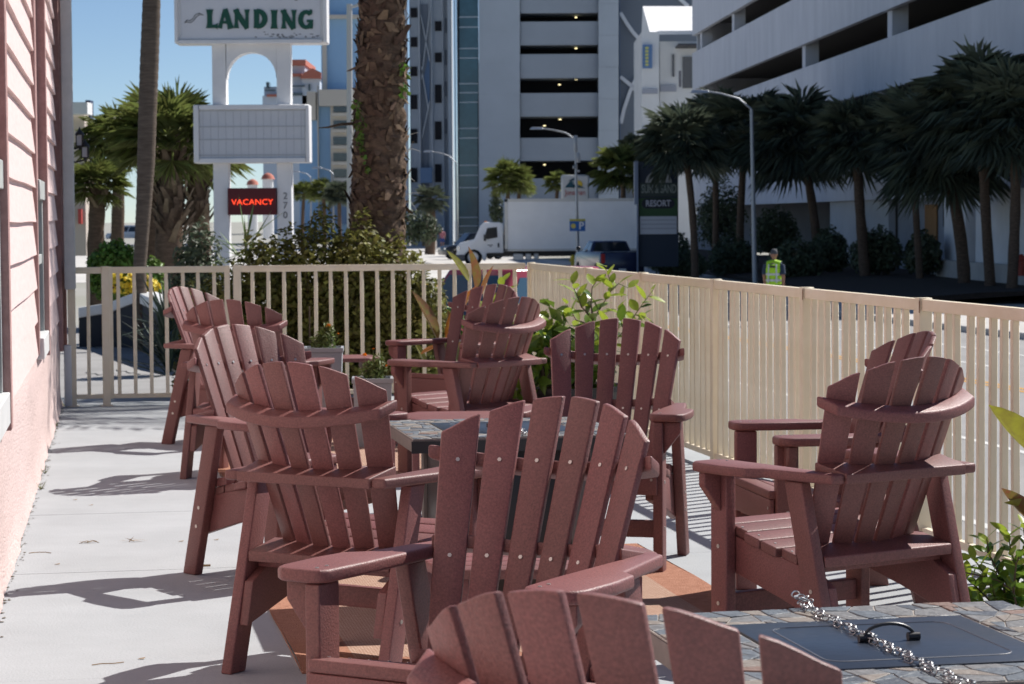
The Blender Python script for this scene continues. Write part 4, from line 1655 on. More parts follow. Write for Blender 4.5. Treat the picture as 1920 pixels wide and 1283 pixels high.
def lamp(name, px, Y, ytop, hx, hy, label, r=0.11, base_px=None, group='street lamps'):
    t = at(px, ytop, Y)
    root = empty(name, (at(base_px or px, 500, Y).x, Y, STREET), 0, label, 'street lamp', group)
    b = Vector((root.location.x, Y, STREET))
    k = MB()
    k.tube([Vector((0, 0, 0)), t - b], [r, r * 0.6], 10)
    k.build('pole', STEEL, root, smooth=True)
    h = at(hx, hy, Y)
    k = MB()
    d = h - t
    pts = [t - b, t - b + d * 0.25 + Vector((0, 0, d.z * 0.35)), t - b + d * 0.6 + Vector((0, 0, d.z * 0.28)), h - b + Vector((0.25 if d.x < 0 else -0.25, 0, 0))]
    k.tube(pts, r * 0.38, 8)
    k.build('arm', STEEL, root, smooth=True)
    k = MB()
    sx = -1 if d.x < 0 else 1
    k.hexa([tuple(h - b + Vector(v)) for v in ((-0.35, -.13, -.05), (0.35, -.13, -.05), (0.35, .13, -.05), (-.35, .13, -.05), (-0.25, -.09, .07), (0.3, -.09, .05), (0.3, .09, .05), (-.25, .09, .07))])
    k.build('lamp_head', HEADM, root, bevel=0.02)
    return root


lamp('street_lamp', 1409, 86, 205, 1312, 172, 'tall grey street lamp at right, in front of the parking garage', 0.10, 1416)
l2 = lamp('street_lamp', 1079, 121, 262, 1006, 241, 'street lamp with grey boxes and a blue parking sign, by the truck', 0.10, 1084)
b = l2.location
a = MB()
for (x0, y0, x1, y1) in ((1076, 254, 1083, 284), (1081, 286, 1088, 305), (1074, 311, 1078, 316), (1083, 319, 1087, 323)):
    p, q = at(x0, y0, 120.8), at(x1, y1, 120.8)
    bb = MB()
    bb.bx(p.x - b.x, q.x - b.x, -0.25, 0.05, q.z - b.z, p.z - b.z)
    bb.build('equipment_box', STEEL, l2, bevel=0.02)
p, q = at(1068, 415, 120.6), at(1097.5, 433.5, 120.6)
ps = MB()
ps.bx(p.x - b.x, q.x - b.x, -0.42, -0.38, q.z - b.z, p.z - b.z)
ps = ps.build('parking_sign', mat('parking_blue', (0.02, 0.12, 0.38), 0.5), l2)
p, q = at(1068, 411, 120.6), at(1097.5, 414.8, 120.6)
a = MB()
a.bx(p.x - b.x, q.x - b.x, -0.42, -0.38, q.z - b.z, p.z - b.z)
a.build('sign_strip', mat('parking_yellow', (0.45, 0.40, 0.05), 0.5), ps)
c = at(1090, 424, 120.6)
text_mesh('letter_p', 'P', 0.52, mat('p_white', (0.75, 0.75, 0.75), 0.5), Matrix.Translation(Vector((c.x - b.x, -0.43, c.z - b.z))) @ FACE_CAM, ps, 0.004, 0.012)
c = at(1075, 424, 120.6)
a = MB()
a.prism([(c.x - b.x + 0.13 * math.cos(t), c.z - b.z + 0.13 * math.sin(t)) for t in np.linspace(0, 6.28, 11)[:-1]], -0.436, -0.421, lambda u, v, w: (u, w, v))
a.build('sign_sun', mat('sign_sun_yellow', (0.6, 0.5, 0.12), 0.5), ps)
lamp('street_lamp', 855, 165, 305, 803, 284, 'street lamp in front of the tower, right of the thick palm trunk', 0.10, 857)
lamp('street_lamp', 583, 175, 333, 553, 322, 'distant street lamp under the reader board corner, left of two', 0.09)
lamp('street_lamp', 625, 160, 327, 594, 315, 'distant street lamp under the reader board corner, right of two', 0.09)
up = empty('utility_pole', (at(655, 430, 62).x, 62, STREET), 0, 'tall pale metal pole just left of the thick palm trunk', 'pole')
b = up.location
a = MB()
a.tube([Vector((0, 0, 0)), at(655, 8, 62) - b], [0.085, 0.075], 10)
a.build('pole', mat('pale_pole', (0.52, 0.52, 0.50), 0.5), up, smooth=True)
a = MB()
a.tube([at(655, 14, 62) - b, at(664, 12, 62) - b, at(676, 8, 62) - b], 0.04, 8)
a.build('arm', MATS['pale_pole'], up)
# ------------------------------------------------------------------ vegetation
HEDGE = mat('hedge_leaf', (0.10, 0.112, 0.024), 0.55, col2=(0.27, 0.25, 0.065), scale=3.5, island=0.5, trans=0.32, spec=0.25, coord='Object')  # yellow second tone paints sunlit leaf highlights into the colour
GREEN = mat('green_leaf', (0.13, 0.23, 0.035), 0.45, island=0.40, trans=0.35, spec=0.35)
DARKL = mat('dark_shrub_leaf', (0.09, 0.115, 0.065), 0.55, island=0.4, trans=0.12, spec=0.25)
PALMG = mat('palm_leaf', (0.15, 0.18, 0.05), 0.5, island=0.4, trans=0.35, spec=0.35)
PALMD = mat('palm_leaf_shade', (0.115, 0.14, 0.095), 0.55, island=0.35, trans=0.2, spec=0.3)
DEADF = mat('dead_frond', (0.17, 0.115, 0.07), 0.8, island=0.35)
BARK = mat('palm_bark', (0.165, 0.115, 0.083), 0.95, col2=(0.085, 0.060, 0.044), scale=7, bump=0.9, bscale=22, spec=0.1, stretch=(1, 1, 3))
BOOT = mat('palm_boot', (0.20, 0.155, 0.115), 0.9, island=0.35, var=0.4, scale=12, spec=0.15)
TWIG = mat('twig', (0.12, 0.085, 0.06), 0.9)


def tree_root(name, loc, label, cat, group=None):
    return empty(name, loc, 0, label, cat, group)


def bush(name, blobs, m, n, ln, wd, label, group=None, cat='shrub', seed=1, shell=0.35, stems=5):
    b = np.array(blobs)
    base = Vector((float(b[:, 0].mean()), float(b[:, 1].mean()), float((b[:, 2] - b[:, 5]).min())))
    root = tree_root(name, base, label, cat, group)
    loc = [(x - base.x, y - base.y, z - base.z, rx, ry, rz) for x, y, z, rx, ry, rz in blobs]
    leaf_cloud('foliage', m, loc, n, ln, wd, root, shell=shell, seed=seed)
    s = MB()
    g = np.random.default_rng(seed + 50)
    for q in loc:
        for k in range(max(1, stems // len(loc) + 1)):
            t = Vector((q[0], q[1], q[2])) + Vector(g.normal(size=3).tolist()) * 0.4 * q[3]
            s.tube([Vector((q[0] * 0.5, q[1] * 0.5, 0)), (t + Vector((q[0] * 0.6, q[1] * 0.6, 0))) / 2, t], [0.02, 0.014, 0.006], 5)
    s.build('stems', TWIG, root)
    root.children[-1]['kind'] = 'stuff'
    return root


# big bush behind the back fence
bush('hedge_bush', [(-2.80, 21.3, 0.35, .28, .36, .58), (-2.55, 21.25, 0.42, .34, .40, .66), (-2.20, 21.45, 0.62, .42, .45, .80), (-1.78, 21.5, 0.72, .42, .45, .86), (-1.38, 21.5, 0.68, .40, .42, .84),
                    (-1.02, 21.4, 0.58, .36, .36, .76), (-0.76, 21.3, 0.40, .26, .3, .66), (-1.5, 21.2, 0.15, .80, .35, .50), (-2.2, 21.15, 0.1, .6, .35, .45), (-1.0, 21.15, 0.1, .45, .3, .45),
                    (-1.9, 21.7, 0.3, .9, .3, .75)],
     HEDGE, 42000, 0.066, 0.036, 'large olive green bush directly behind the back fence at the foot of the palm', seed=3, stems=16)
bush('shrub', [(-0.62, 22.6, 0.10, .33, .3, .55), (-0.40, 22.5, -0.1, .22, .3, .42)], GREEN, 2600, 0.085, 0.045, 'glossy bright green shrub at the right end of the big bush', seed=5)
bush('shrub', [(at(372, 470, 27).x, 27, 0.95, .30, .3, .55), (at(352, 480, 27).x, 27, 0.7, .25, .3, .5)], DARKL, 1800, 0.08, 0.04, 'dark green shrub left of the big bush below the sign post', seed=6)
cx = at(213, 480, 38).x
bush('round_shrub', [(cx, 38, 0.86, .36, .36, .34), (cx - .17, 37.9, .74, .26, .28, .30), (cx + .2, 37.9, .74, .24, .28, .28), (cx, 37.9, .5, .42, .3, .3)], GREEN, 4600, 0.085, 0.055, 'rounded bright green shrub behind the gate', seed=7)
bush('shrub', [(at(282, 478, 36).x, 36, 0.65, .22, .2, .30)], GREEN, 700, 0.08, 0.05, 'small bright green shrub right of the thin palm trunk', seed=8)
# yellow flowers
fx = at(250, 535, 34)
fb = bush('flower_clump', [(fx.x - .15, 34, 0.50, .25, .2, .30), (fx.x + .14, 34, 0.45, .25, .2, .28)], GREEN, 1400, 0.07, 0.04, 'clump of yellow flowers above the white kerb behind the gate', cat='flowers', seed=9)
leaf_cloud('blossoms', mat('yellow_petal', (0.85, 0.68, 0.08), 0.6, island=0.15, trans=0.3), [(-.15, -.08, .44, .26, .2, .16), (.15, -.08, .38, .24, .2, .15)], 620, 0.08, 0.065, fb, shell=0.8, seed=10)


def blade_fan(name, base, n, ln, wd, m, label, seed, spread=1.0, cat='plant', tilt=0.9):
    """stiff pointed leaves radiating from a base (yucca)"""
    g = np.random.default_rng(seed)
    root = empty(name, base, 0, label, cat)
    a = MB()
    for i in range(n):
        az = g.uniform(0, 2 * math.pi)
        el = g.uniform(-0.15, 1.45) * tilt
        L = ln * g.uniform(0.75, 1.1)
        d = Vector((math.cos(az) * math.cos(el), math.sin(az) * math.cos(el), math.sin(el)))
        s = d.cross(UP).normalized() * wd / 2
        nrm = s.cross(d).normalized()
        p0, p1, p2 = d * 0.05, d * L * 0.5 + Vector((0, 0, -0.01)), d * L + Vector((0, 0, -0.05 * L))
        z0 = Vector((0, 0, g.uniform(-0.25, 0.25)))
        one = MB()
        one.add([tuple(v + z0) for v in (p0 - s * .6, p0 + nrm * wd * -.15, p0 + s * .6, p1 + s, p1 - nrm * wd * .2, p1 - s, p2)], [(0, 1, 4, 5), (1, 2, 3, 4), (5, 4, 6), (4, 3, 6)])
        o = one.build('leaf', m, root)
    return root


YUC = mat('yucca_leaf', (0.050, 0.085, 0.060), 0.45, island=0.3, spec=0.5)
yb = at(318, 650, 20.9)
blade_fan('yucca', (yb.x, 20.9, 0.36), 110, 0.62, 0.034, YUC, 'spiky grey-green yucca just behind the gate', 21)
yb = at(462, 430, 24)
blade_fan('iris_clump', (yb.x, 24.0, yb.z - 0.35), 16, 0.55, 0.03, mat('iris_leaf', (0.16, 0.24, 0.07), 0.5, island=.2), 'upright strap leaves poking above the big bush below the vacancy panel', 22, tilt=1.0)


# ---- palms
def fan_crown(name, m, n_leaf, rad, seed, droop=0.5, nseg=26, lowest=-0.85):
    g = np.random.default_rng(seed)
    V, T = [], []
    base = 0
    for i in range(n_leaf):
        az = i * 2.39996 + g.normal() * 0.2
        el = (1.35 - (1.35 - lowest) * ((i + 0.5) / n_leaf) ** 0.85) + g.normal() * 0.12
        d = np.array([math.cos(az) * math.cos(el), math.sin(az) * math.cos(el), math.sin(el)])
        pl = rad * g.uniform(0.42, 0.58)
        hub = d * pl
        # leaf plane: tangent d, side s, normal
        s = np.cross(d, [0, 0, 1.0])
        s /= np.linalg.norm(s)
        nr = np.cross(s, d)
        # petiole
        w = 0.018 * rad
        V += [s * -w, s * w, hub + s * w * .7, hub - s * w * .7]
        T += [(base, base + 1, base + 2), (base, base + 2, base + 3)]
        base += 4
        bl = rad * g.uniform(0.50, 0.66)
        for k in range(nseg):
            a = (k / (nseg - 1) - 0.5) * 3.5 + g.normal() * 0.03
            dd = d * math.cos(a) + s * math.sin(a)
            L = bl * (0.62 + 0.38 * math.cos(a * 0.55)) * g.uniform(0.85, 1.08)
            ws = np.cross(nr, dd) * bl * 0.036
            fold = nr * bl * 0.05 * (1 if k % 2 else -1)
            mid = hub + dd * L * 0.55 + np.array([0, 0, -droop * 0.10 * bl])
            tip = hub + dd * L + np.array([0, 0, -droop * bl * (0.30 + 0.25 * g.random())])
            V += [hub, mid + ws + fold, tip, mid - ws + fold]
            T += [(base, base + 1, base + 2), (base, base + 2, base + 3)]
            base += 4
    return fast_mesh(name, np.array(V), np.array(T), m)


CROWNS_L = [fan_crown('crown', PALMG, 44, 1.0, 31, 0.55, lowest=-0.45), fan_crown('crown', PALMG, 38, 1.0, 32, 0.7, lowest=-0.55)]
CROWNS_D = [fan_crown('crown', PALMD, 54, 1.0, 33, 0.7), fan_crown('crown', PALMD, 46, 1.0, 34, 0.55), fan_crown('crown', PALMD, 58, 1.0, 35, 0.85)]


def boots_mesh(name, r, h, n, seed, out=0.16, m=BOOT):
    """criss-crossed old leaf bases standing off the trunk"""
    g = np.random.default_rng(seed)
    V, T = [], []
    b = 0
    for i in range(n):
        z = h * (i + g.random()) / n
        az = i * 2.39996 + g.normal() * .1
        o = np.array([math.cos(az), math.sin(az), 0])
        t = np.array([-math.sin(az), math.cos(az), 0])
        L = out * g.uniform(0.8, 1.4)
        w = r * 0.26
        p = o * r * 0.95 + np.array([0, 0, z])
        sk = t * g.choice([-1, 1]) * L * 0.55
        q = p + o * L * 0.75 + np.array([0, 0, L * 1.3]) + sk
        c = o * 0.03
        V += [p - t * w, p + t * w, q + t * w * .55, q - t * w * .55, p - t * w - c, p + t * w - c + [0, 0, -.03]]
        T += [(b, b + 1, b + 2), (b, b + 2, b + 3), (b + 1, b, b + 4), (b + 1, b + 4, b + 5)]
        b += 6
    return fast_mesh(name, np.array(V), np.array(T), m)


def palm(px_b, Y, zb, px_t, py_t, rad, r_tr, label, crown, group=None, boots=0.0, bark=BARK, seed=1, boot_r=None, cs=(1, 1, 1)):
    top = at(px_t, py_t, Y)
    base = Vector((at(px_b, 480, Y).x, Y, zb))
    root = empty('palm_tree', base, 0, label, 'palm tree', group)
    t = top - base
    a = MB()
    n = 9
    pts, rd = [], []
    for i in range(n + 1):
        k = i / n
        bend = math.sin(k * math.pi) * 0.03 * t.length * (1 if seed % 2 else -1)
        pts.append(Vector((t.x * k ** 1.3 + bend * 0.4, 0.02 * math.sin(seed + k * 5), t.z * k)))
        rd.append(r_tr * (1.12 - 0.2 * k + 0.06 * math.sin(k * 31 + seed)))
    a.tube(pts, rd, 12)
    a.build('trunk', bark, root, smooth=True)
    c = inst('crown', crown, root, t)
    c.scale = (rad * cs[0], rad * cs[1], rad * cs[2])
    c.rotation_euler = (0, 0, seed * 1.7)
    if boots:
        bm_ = boots_mesh('leaf_bases', boot_r or r_tr, boots, int(70 * boots / 1.5), seed + 40, out=0.20)
        o = inst('leaf_bases', bm_, root, (t.x * (1 - boots / t.z / 2) if t.z else 0, 0, t.z - boots))
        o['kind'] = 'stuff'
    return root


PG = 'shaded palms in front of the parking garage'
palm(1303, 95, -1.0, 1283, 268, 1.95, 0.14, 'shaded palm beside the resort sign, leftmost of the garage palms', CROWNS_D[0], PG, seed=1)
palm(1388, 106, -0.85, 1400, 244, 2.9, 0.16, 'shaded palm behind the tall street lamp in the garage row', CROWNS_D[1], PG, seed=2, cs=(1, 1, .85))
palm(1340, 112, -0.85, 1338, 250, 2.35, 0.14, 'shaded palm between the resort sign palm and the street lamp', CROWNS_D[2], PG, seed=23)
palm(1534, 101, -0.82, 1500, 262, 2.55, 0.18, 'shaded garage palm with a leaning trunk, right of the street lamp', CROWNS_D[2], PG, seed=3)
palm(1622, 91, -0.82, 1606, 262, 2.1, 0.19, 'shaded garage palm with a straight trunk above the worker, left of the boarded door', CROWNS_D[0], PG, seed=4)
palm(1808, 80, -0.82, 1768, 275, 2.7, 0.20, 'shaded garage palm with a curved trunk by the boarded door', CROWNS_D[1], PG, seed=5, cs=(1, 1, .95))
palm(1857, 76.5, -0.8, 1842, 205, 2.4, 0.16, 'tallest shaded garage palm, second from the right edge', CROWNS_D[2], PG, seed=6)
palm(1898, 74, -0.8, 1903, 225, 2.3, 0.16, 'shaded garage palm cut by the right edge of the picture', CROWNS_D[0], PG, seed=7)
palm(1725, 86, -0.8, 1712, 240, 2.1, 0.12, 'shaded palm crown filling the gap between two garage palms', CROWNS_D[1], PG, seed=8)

BGP = 'palms along the far side of the street'
palm(946, 168, STREET, 953, 338, 1.85, 0.15, 'sunlit palm with a round crown above the truck cab', CROWNS_L[0], BGP, seed=9)
palm(972, 172, STREET, 974, 345, 1.3, 0.14, 'small palm just right of the round palm above the truck cab', CROWNS_L[1], BGP, seed=10)
palm(1165, 140, STREET, 1168, 322, 2.1, 0.15, 'sunlit palm between the white board sign and the resort sign', CROWNS_L[1], BGP, seed=11)
palm(1040, 165, STREET, 1046, 345, 1.1, 0.13, 'small palm left of the white board sign', CROWNS_L[0], BGP, seed=12)
palm(806, 175, STREET, 807, 372, 1.35, 0.35, 'shaded palm at the foot of the tower beside the thick trunk', CROWNS_D[1], BGP, seed=13)
palm(568, 165, STREET, 570, 362, 1.0, 0.12, 'distant palm under the reader board, leftmost of three', CROWNS_L[0], BGP, seed=14)
palm(608, 160, STREET, 606, 360, 1.2, 0.13, 'distant palm under the reader board, between the two lamp posts', CROWNS_L[1], BGP, seed=15)
palm(640, 158, STREET, 636, 364, 1.1, 0.13, 'distant palm nearest the pale metal pole', CROWNS_D[0], BGP, seed=16)
palm(1190, 150, STREET, 1186, 275, 1.0, 0.12, 'small dark palm tip above the resort sign', CROWNS_D[2], BGP, seed=17)

LGP = 'palms by the motel sign'
palm(318, 46, -0.45, 325, 268, 1.30, 0.26, 'bushy palm with criss-crossed leaf bases just left of the motel sign', CROWNS_L[0], LGP, boots=1.95, seed=18, boot_r=0.27)
palm(372, 47.5, -0.45, 366, 285, 1.05, 0.22, 'palm with criss-crossed leaf bases directly behind the left sign post', CROWNS_L[1], LGP, boots=1.6, seed=19, boot_r=0.22)
palm(284, 50, -0.45, 292, 250, 1.15, 0.20, 'palm behind the thin trunk with a tall pale green crown', CROWNS_L[1], LGP, boots=1.2, seed=20, boot_r=0.2)
palm(214, 56, -0.45, 222, 262, 1.05, 0.15, 'palm with fronds against the sky left of the thin trunk', CROWNS_L[1], LGP, seed=21)
palm(180, 48, -0.45, 184, 348, 0.72, 0.17, 'small palm with a stout trunk beside the white house', CROWNS_L[0], LGP, boots=0.5, seed=22, boot_r=0.18)

# thin smooth palm trunk
tt = empty('slender_palm', (at(262, 480, 32).x, 32, -0.3), 0, 'slender leaning brown palm trunk rising out of the picture at left', 'palm tree')
a = MB()
b = tt.location
rows = [(262, 500, 12), (266, 440, 13), (270, 380, 14.5), (274, 300, 16.5), (277, 200, 17), (280, 120, 17.5), (283, 40, 17), (286, -60, 16), (290, -170, 15), (296, -300, 14)]
pts, rd = [Vector((0, 0, 0))], [12.5 * 32 / FPX]
for (px, py, w) in rows:
    pts.append(at(px, py, 32) - b)
    rd.append(w * 32 / FPX)
P2, R2 = [], []
for i in range(len(pts) - 1):
    for k in range(10):
        t = k / 10
        P2.append(pts[i].lerp(pts[i + 1], t))
        R2.append((rd[i] * (1 - t) + rd[i + 1] * t) * (1 + (0.03 if k % 2 else -0.012)))
a.tube(P2, R2, 14)
a.build('trunk', mat('ringed_bark', (0.17, 0.135, 0.108), 0.95, var=0.45, scale=5, bump=0.8, bscale=14, stretch=(1, 1, 8), spec=0.1), tt, smooth=True)
c = inst('crown', CROWNS_L[0], tt, pts[-1])
c.scale = (1.6, 1.6, 1.6)

# thick rough palm trunk in front of the tower
BY = 22.0
bp_ = empty('thick_palm', (at(708, 430, BY).x, BY, -0.3), 0, 'thick palm trunk with shaggy bark standing behind the big bush', 'palm tree')
b = bp_.location
g = np.random.default_rng(77)
prof = [(708, 700, 57), (708, 500, 55), (708, 400, 53), (710, 330, 52), (712, 260, 51), (713, 190, 49), (715, 130, 48), (717, 60, 45), (718, -20, 43), (719, -120, 42), (720, -260, 40), (721, -420, 39)]
ctr = [at(p, q, BY) - b for p, q, w in prof]
rad = [w * BY / FPX for _, _, w in prof]


def trunk_at(z):
    for i in range(len(ctr) - 1):
        if ctr[i].z <= z <= ctr[i + 1].z:
            t = (z - ctr[i].z) / (ctr[i + 1].z - ctr[i].z)
            return ctr[i].lerp(ctr[i + 1], t), rad[i] * (1 - t) + rad[i + 1] * t
    return ctr[-1], rad[-1]


zt0, zt1 = ctr[0].z, ctr[-1].z
nz, na = 150, 40
V = []
for j in range(nz + 1):
    z = zt0 + (zt1 - zt0) * j / nz
    c, r = trunk_at(z)
    for k in range(na):
        az = 2 * math.pi * k / na
        rr = r * 0.92 * (1 + 0.05 * math.sin(k * 3.1 + j * 1.7) + 0.05 * g.normal() + 0.035 * math.sin(j * 1.1))
        V.append((c.x + rr * math.cos(az), c.y + rr * math.sin(az), z))
F_ = [(j * na + k, j * na + (k + 1) % na, (j + 1) * na + (k + 1) % na, (j + 1) * na + k) for j in range(nz) for k in range(na)]
inst('trunk', fast_mesh('trunk', np.array(V), np.array(F_), BARK, True), bp_)
# ragged leaf-base stubs
V, T = [], []
k0 = 0
for i in range(900):
    z = g.uniform(zt0, zt1 * 0.75)
    c, r = trunk_at(z)
    az = g.uniform(0, 2 * math.pi)
    o = np.array([math.cos(az), math.sin(az), 0])
    t = np.array([-math.sin(az), math.cos(az), 0])
    L, w = g.uniform(0.05, 0.13), g.uniform(0.02, 0.055)
    if g.random() < 0.10:
        L *= 1.9
    p = np.array(c) * 1.0
    p[2] = z
    p = p + o * r * 0.90
    up_ = np.array([0, 0, 1.0]) * g.choice([1, 1, -0.6]) + t * g.normal() * 0.6
    q = p + up_ * L * 0.8 + o * (0.02 + L * g.uniform(0.04, 0.24))
    th = o * 0.014
    V += [p - t * w, p + t * w, q + t * w * g.uniform(.1, .8), q - t * w * g.uniform(.1, .8), p - t * w + th, p + t * w + th]
    T += [(k0, k0 + 1, k0 + 2), (k0, k0 + 2, k0 + 3), (k0 + 4, k0 + 5, k0 + 2), (k0 + 4, k0 + 2, k0 + 3)]
    k0 += 6
o = inst('leaf_bases', fast_mesh('leaf_bases', np.array(V), np.array(T), mat('shaggy_boot', (0.20, 0.14, 0.098), 0.95, island=0.45, var=0.5, scale=15, spec=0.1)), bp_)
o['kind'] = 'stuff'
# climbing vine leaves
vb = []
for (px, py) in ((668, 200), (672, 220), (676, 240), (669, 260), (680, 285), (690, 315), (758, 130), (762, 135), (757, 170), (760, 172), (672, 232), (676, 260)):
    p = at(px, py, BY - 0.26) - b
    vb.append((p.x, p.y, p.z, .05, .05, .07))
leaf_cloud('vine', GREEN, vb, 90, 0.06, 0.05, bp_, shell=0.1, seed=12)
a = MB()
a.tube([at(668, 232, BY) - b, at(640, 233, BY - .1) - b, at(615, 239, BY - .15) - b, at(598, 240, BY - .2) - b], [0.018, 0.014, 0.010, 0.004], 6)
a.build('broken_frond_stalk', TWIG, bp_)
# thin dry strands on the right side
a = MB()
for (y0, x1, y1) in ((255, 785, 248), (282, 790, 285), (335, 778, 340), (365, 790, 362), (380, 782, 395), (405, 775, 402)):
    a.tube([at(757, y0 + 2, BY) - b, at((757 + x1) / 2, y0 - 3, BY - .05) - b, at(x1, y1, BY - .1) - b], [0.004, 0.003, 0.0015], 4)
o = a.build('dry_strands', mat('strand', (0.5, 0.5, 0.48), 0.6), bp_)
o['kind'] = 'stuff'
# broad feather crown above the picture: it shades the gate corner of the patio
V, T = [], []
k0 = 0
ct = np.array([trunk_at(5.35)[0].x, trunk_at(5.35)[0].y, 5.35])
g = np.random.default_rng(123)
for i in range(46):
    az = i * 2.39996 + g.normal() * .1
    th = R(14 + 62 * (1 - (i + .5) / 46) + g.normal() * 4)
    L = 4.0 * g.uniform(.88, 1.08)
    h = np.array([math.cos(az), math.sin(az), 0])
    sd = np.array([-math.sin(az), math.cos(az), 0])
    D = L * math.sin(th) * .75 + .55
    P_ = lambda s: ct + h * L * math.cos(th) * s * (1 + .1 * (1 - s)) + np.array([0, 0, L * math.sin(th) * s - D * s * s])
    prev = P_(0)
    for q in range(1, 40):
        s_ = q / 39
        p = P_(s_)
        w = .02 * (1 - s_ * .8)
        V += [prev - sd * w, prev + sd * w, p + sd * w, p - sd * w]
        T += [(k0, k0 + 1, k0 + 2), (k0, k0 + 2, k0 + 3)]
        k0 += 4
        tg = (p - prev) / np.linalg.norm(p - prev)
        prev = p
        if s_ < .12:
            continue
        for sg_ in (-1, 1):
            ll = .52 * math.sin(math.pi * min(1, s_ * .9 + .12)) ** .6 + .08
            d = sd * sg_ * .85 + tg * .5 + np.array([0, 0, .12 - .5 * g.random()])
            d /= np.linalg.norm(d)
            wv = tg * .022
            V += [p, p + d * ll * .5 + wv, p + d * ll + np.array([0, 0, -.08]), p + d * ll * .5 - wv]
            T += [(k0, k0 + 1, k0 + 2), (k0, k0 + 2, k0 + 3)]
            k0 += 4
inst('crown', fast_mesh('crown', np.array(V), np.array(T), PALMG), bp_)

# dark shrubs in the bed
SG = 'dark shrubs in the bed below the garage'
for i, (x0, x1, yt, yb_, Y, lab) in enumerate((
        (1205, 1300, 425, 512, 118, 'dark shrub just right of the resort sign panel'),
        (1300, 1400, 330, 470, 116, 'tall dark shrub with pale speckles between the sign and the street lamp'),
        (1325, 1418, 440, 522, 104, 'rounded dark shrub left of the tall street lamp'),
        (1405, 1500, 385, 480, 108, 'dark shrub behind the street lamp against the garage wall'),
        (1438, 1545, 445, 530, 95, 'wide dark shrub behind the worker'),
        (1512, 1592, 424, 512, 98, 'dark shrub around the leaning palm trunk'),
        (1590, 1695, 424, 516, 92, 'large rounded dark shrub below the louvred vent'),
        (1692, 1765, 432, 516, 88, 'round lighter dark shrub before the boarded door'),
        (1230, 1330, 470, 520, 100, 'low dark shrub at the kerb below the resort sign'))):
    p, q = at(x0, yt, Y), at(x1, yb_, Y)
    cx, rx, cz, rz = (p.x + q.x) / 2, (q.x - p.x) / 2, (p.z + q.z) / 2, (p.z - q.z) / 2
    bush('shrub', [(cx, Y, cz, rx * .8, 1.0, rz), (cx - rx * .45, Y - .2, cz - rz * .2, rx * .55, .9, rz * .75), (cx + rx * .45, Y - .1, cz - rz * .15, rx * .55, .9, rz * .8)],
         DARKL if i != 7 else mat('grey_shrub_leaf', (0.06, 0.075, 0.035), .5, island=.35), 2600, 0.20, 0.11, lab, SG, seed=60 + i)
# small conifer beside the truck cab
bush('conifer', [(at(930, 380, 170).x, 170, at(930, 395, 170).z, .55, .5, 1.3), (at(930, 350, 170).x, 170, at(930, 360, 170).z, .3, .3, .9)], DARKL, 900, 0.3, 0.09, 'narrow dark conifer behind the truck cab', cat='tree', seed=80)
bush('shrub', [(at(770, 415, 150).x, 150, at(770, 425, 150).z, 1.0, .7, 1.2), (at(800, 425, 150).x, 150, at(800, 430, 150).z, .9, .7, 1.0)], DARKL, 1500, 0.25, 0.13, 'dark shrub at the foot of the tower right of the thick trunk', seed=81)
# ------------------------------------------------------------------ foreground and patio plants
LEAFG = mat('broad_leaf', (0.115, 0.215, 0.025), 0.28, col2=(0.17, 0.25, 0.035), scale=6, trans=0.30, spec=0.55)
LEAFY = mat('young_leaf', (0.36, 0.42, 0.05), 0.32, col2=(0.24, 0.34, 0.04), scale=8, trans=0.40, spec=0.5)
LEAFD = mat('old_leaf', (0.045, 0.11, 0.02), 0.25, trans=0.2, spec=0.55)
LEAFO = mat('orange_leaf', (0.62, 0.25, 0.02), 0.4, trans=0.3)
CANNA = mat('canna_leaf', (0.20, 0.055, 0.035), 0.35, col2=(0.14, 0.16, 0.03), scale=5, trans=0.35, spec=0.5)
CANNA2 = mat('canna_orange', (0.46, 0.13, 0.03), 0.35, col2=(0.36, 0.20, 0.03), scale=5, trans=0.4, spec=0.5)
CANNA3 = mat('canna_olive', (0.26, 0.27, 0.03), 0.35, col2=(0.17, 0.14, 0.03), scale=5, trans=0.4, spec=0.5)
STEM = mat('green_stem', (0.12, 0.13, 0.04), 0.6)


def leaf_mesh(name, m, L=1.0, W=0.45, curl=0.15, fold=0.12, n=6, tipp=0.9):
    vs, fs = [], []
    for i in range(n + 1):
        t = i / n
        w = W / 2 * math.sin(math.pi * min(1, t ** tipp)) ** 0.8 + (0.002 if 0 < i < n else 0)
        z = -curl * t * t
        vs += [(-w, t * L, z + fold * w), (0, t * L, z - fold * w * .6), (w, t * L, z + fold * w)]
    for i in range(n):
        fs += [(3 * i, 3 * i + 1, 3 * i + 4, 3 * i + 3), (3 * i + 1, 3 * i + 2, 3 * i + 5, 3 * i + 4)]
    me = bpy.data.meshes.new(name)
    me.from_pydata(vs, [], fs)
    me.shade_smooth()
    me.materials.append(m)
    return me


LM = {k: leaf_mesh('leaf', m) for k, m in (('g', LEAFG), ('y', LEAFY), ('d', LEAFD), ('o', LEAFO))}
CM = {k: leaf_mesh('leaf', m, W=0.40, curl=0.12, fold=0.35, n=8, tipp=0.8) for k, m in (('r', CANNA), ('o', CANNA2), ('v', CANNA3))}


def put_leaf(mesh, parent, p, d, size, roll=0.0, name='leaf', wide=1.0):
    d = Vector(d).normalized()
    s = d.cross(UP)
    if s.length < 1e-3:
        s = Vector((1, 0, 0))
    s.normalize()
    n = s.cross(d)
    M3 = Matrix((s, d, n)).transposed() @ Matrix.Rotation(roll, 3, 'Y')
    o = inst(name, mesh, parent, p)
    o.rotation_euler = M3.to_euler()
    o.scale = (size * wide, size, size)
    return o


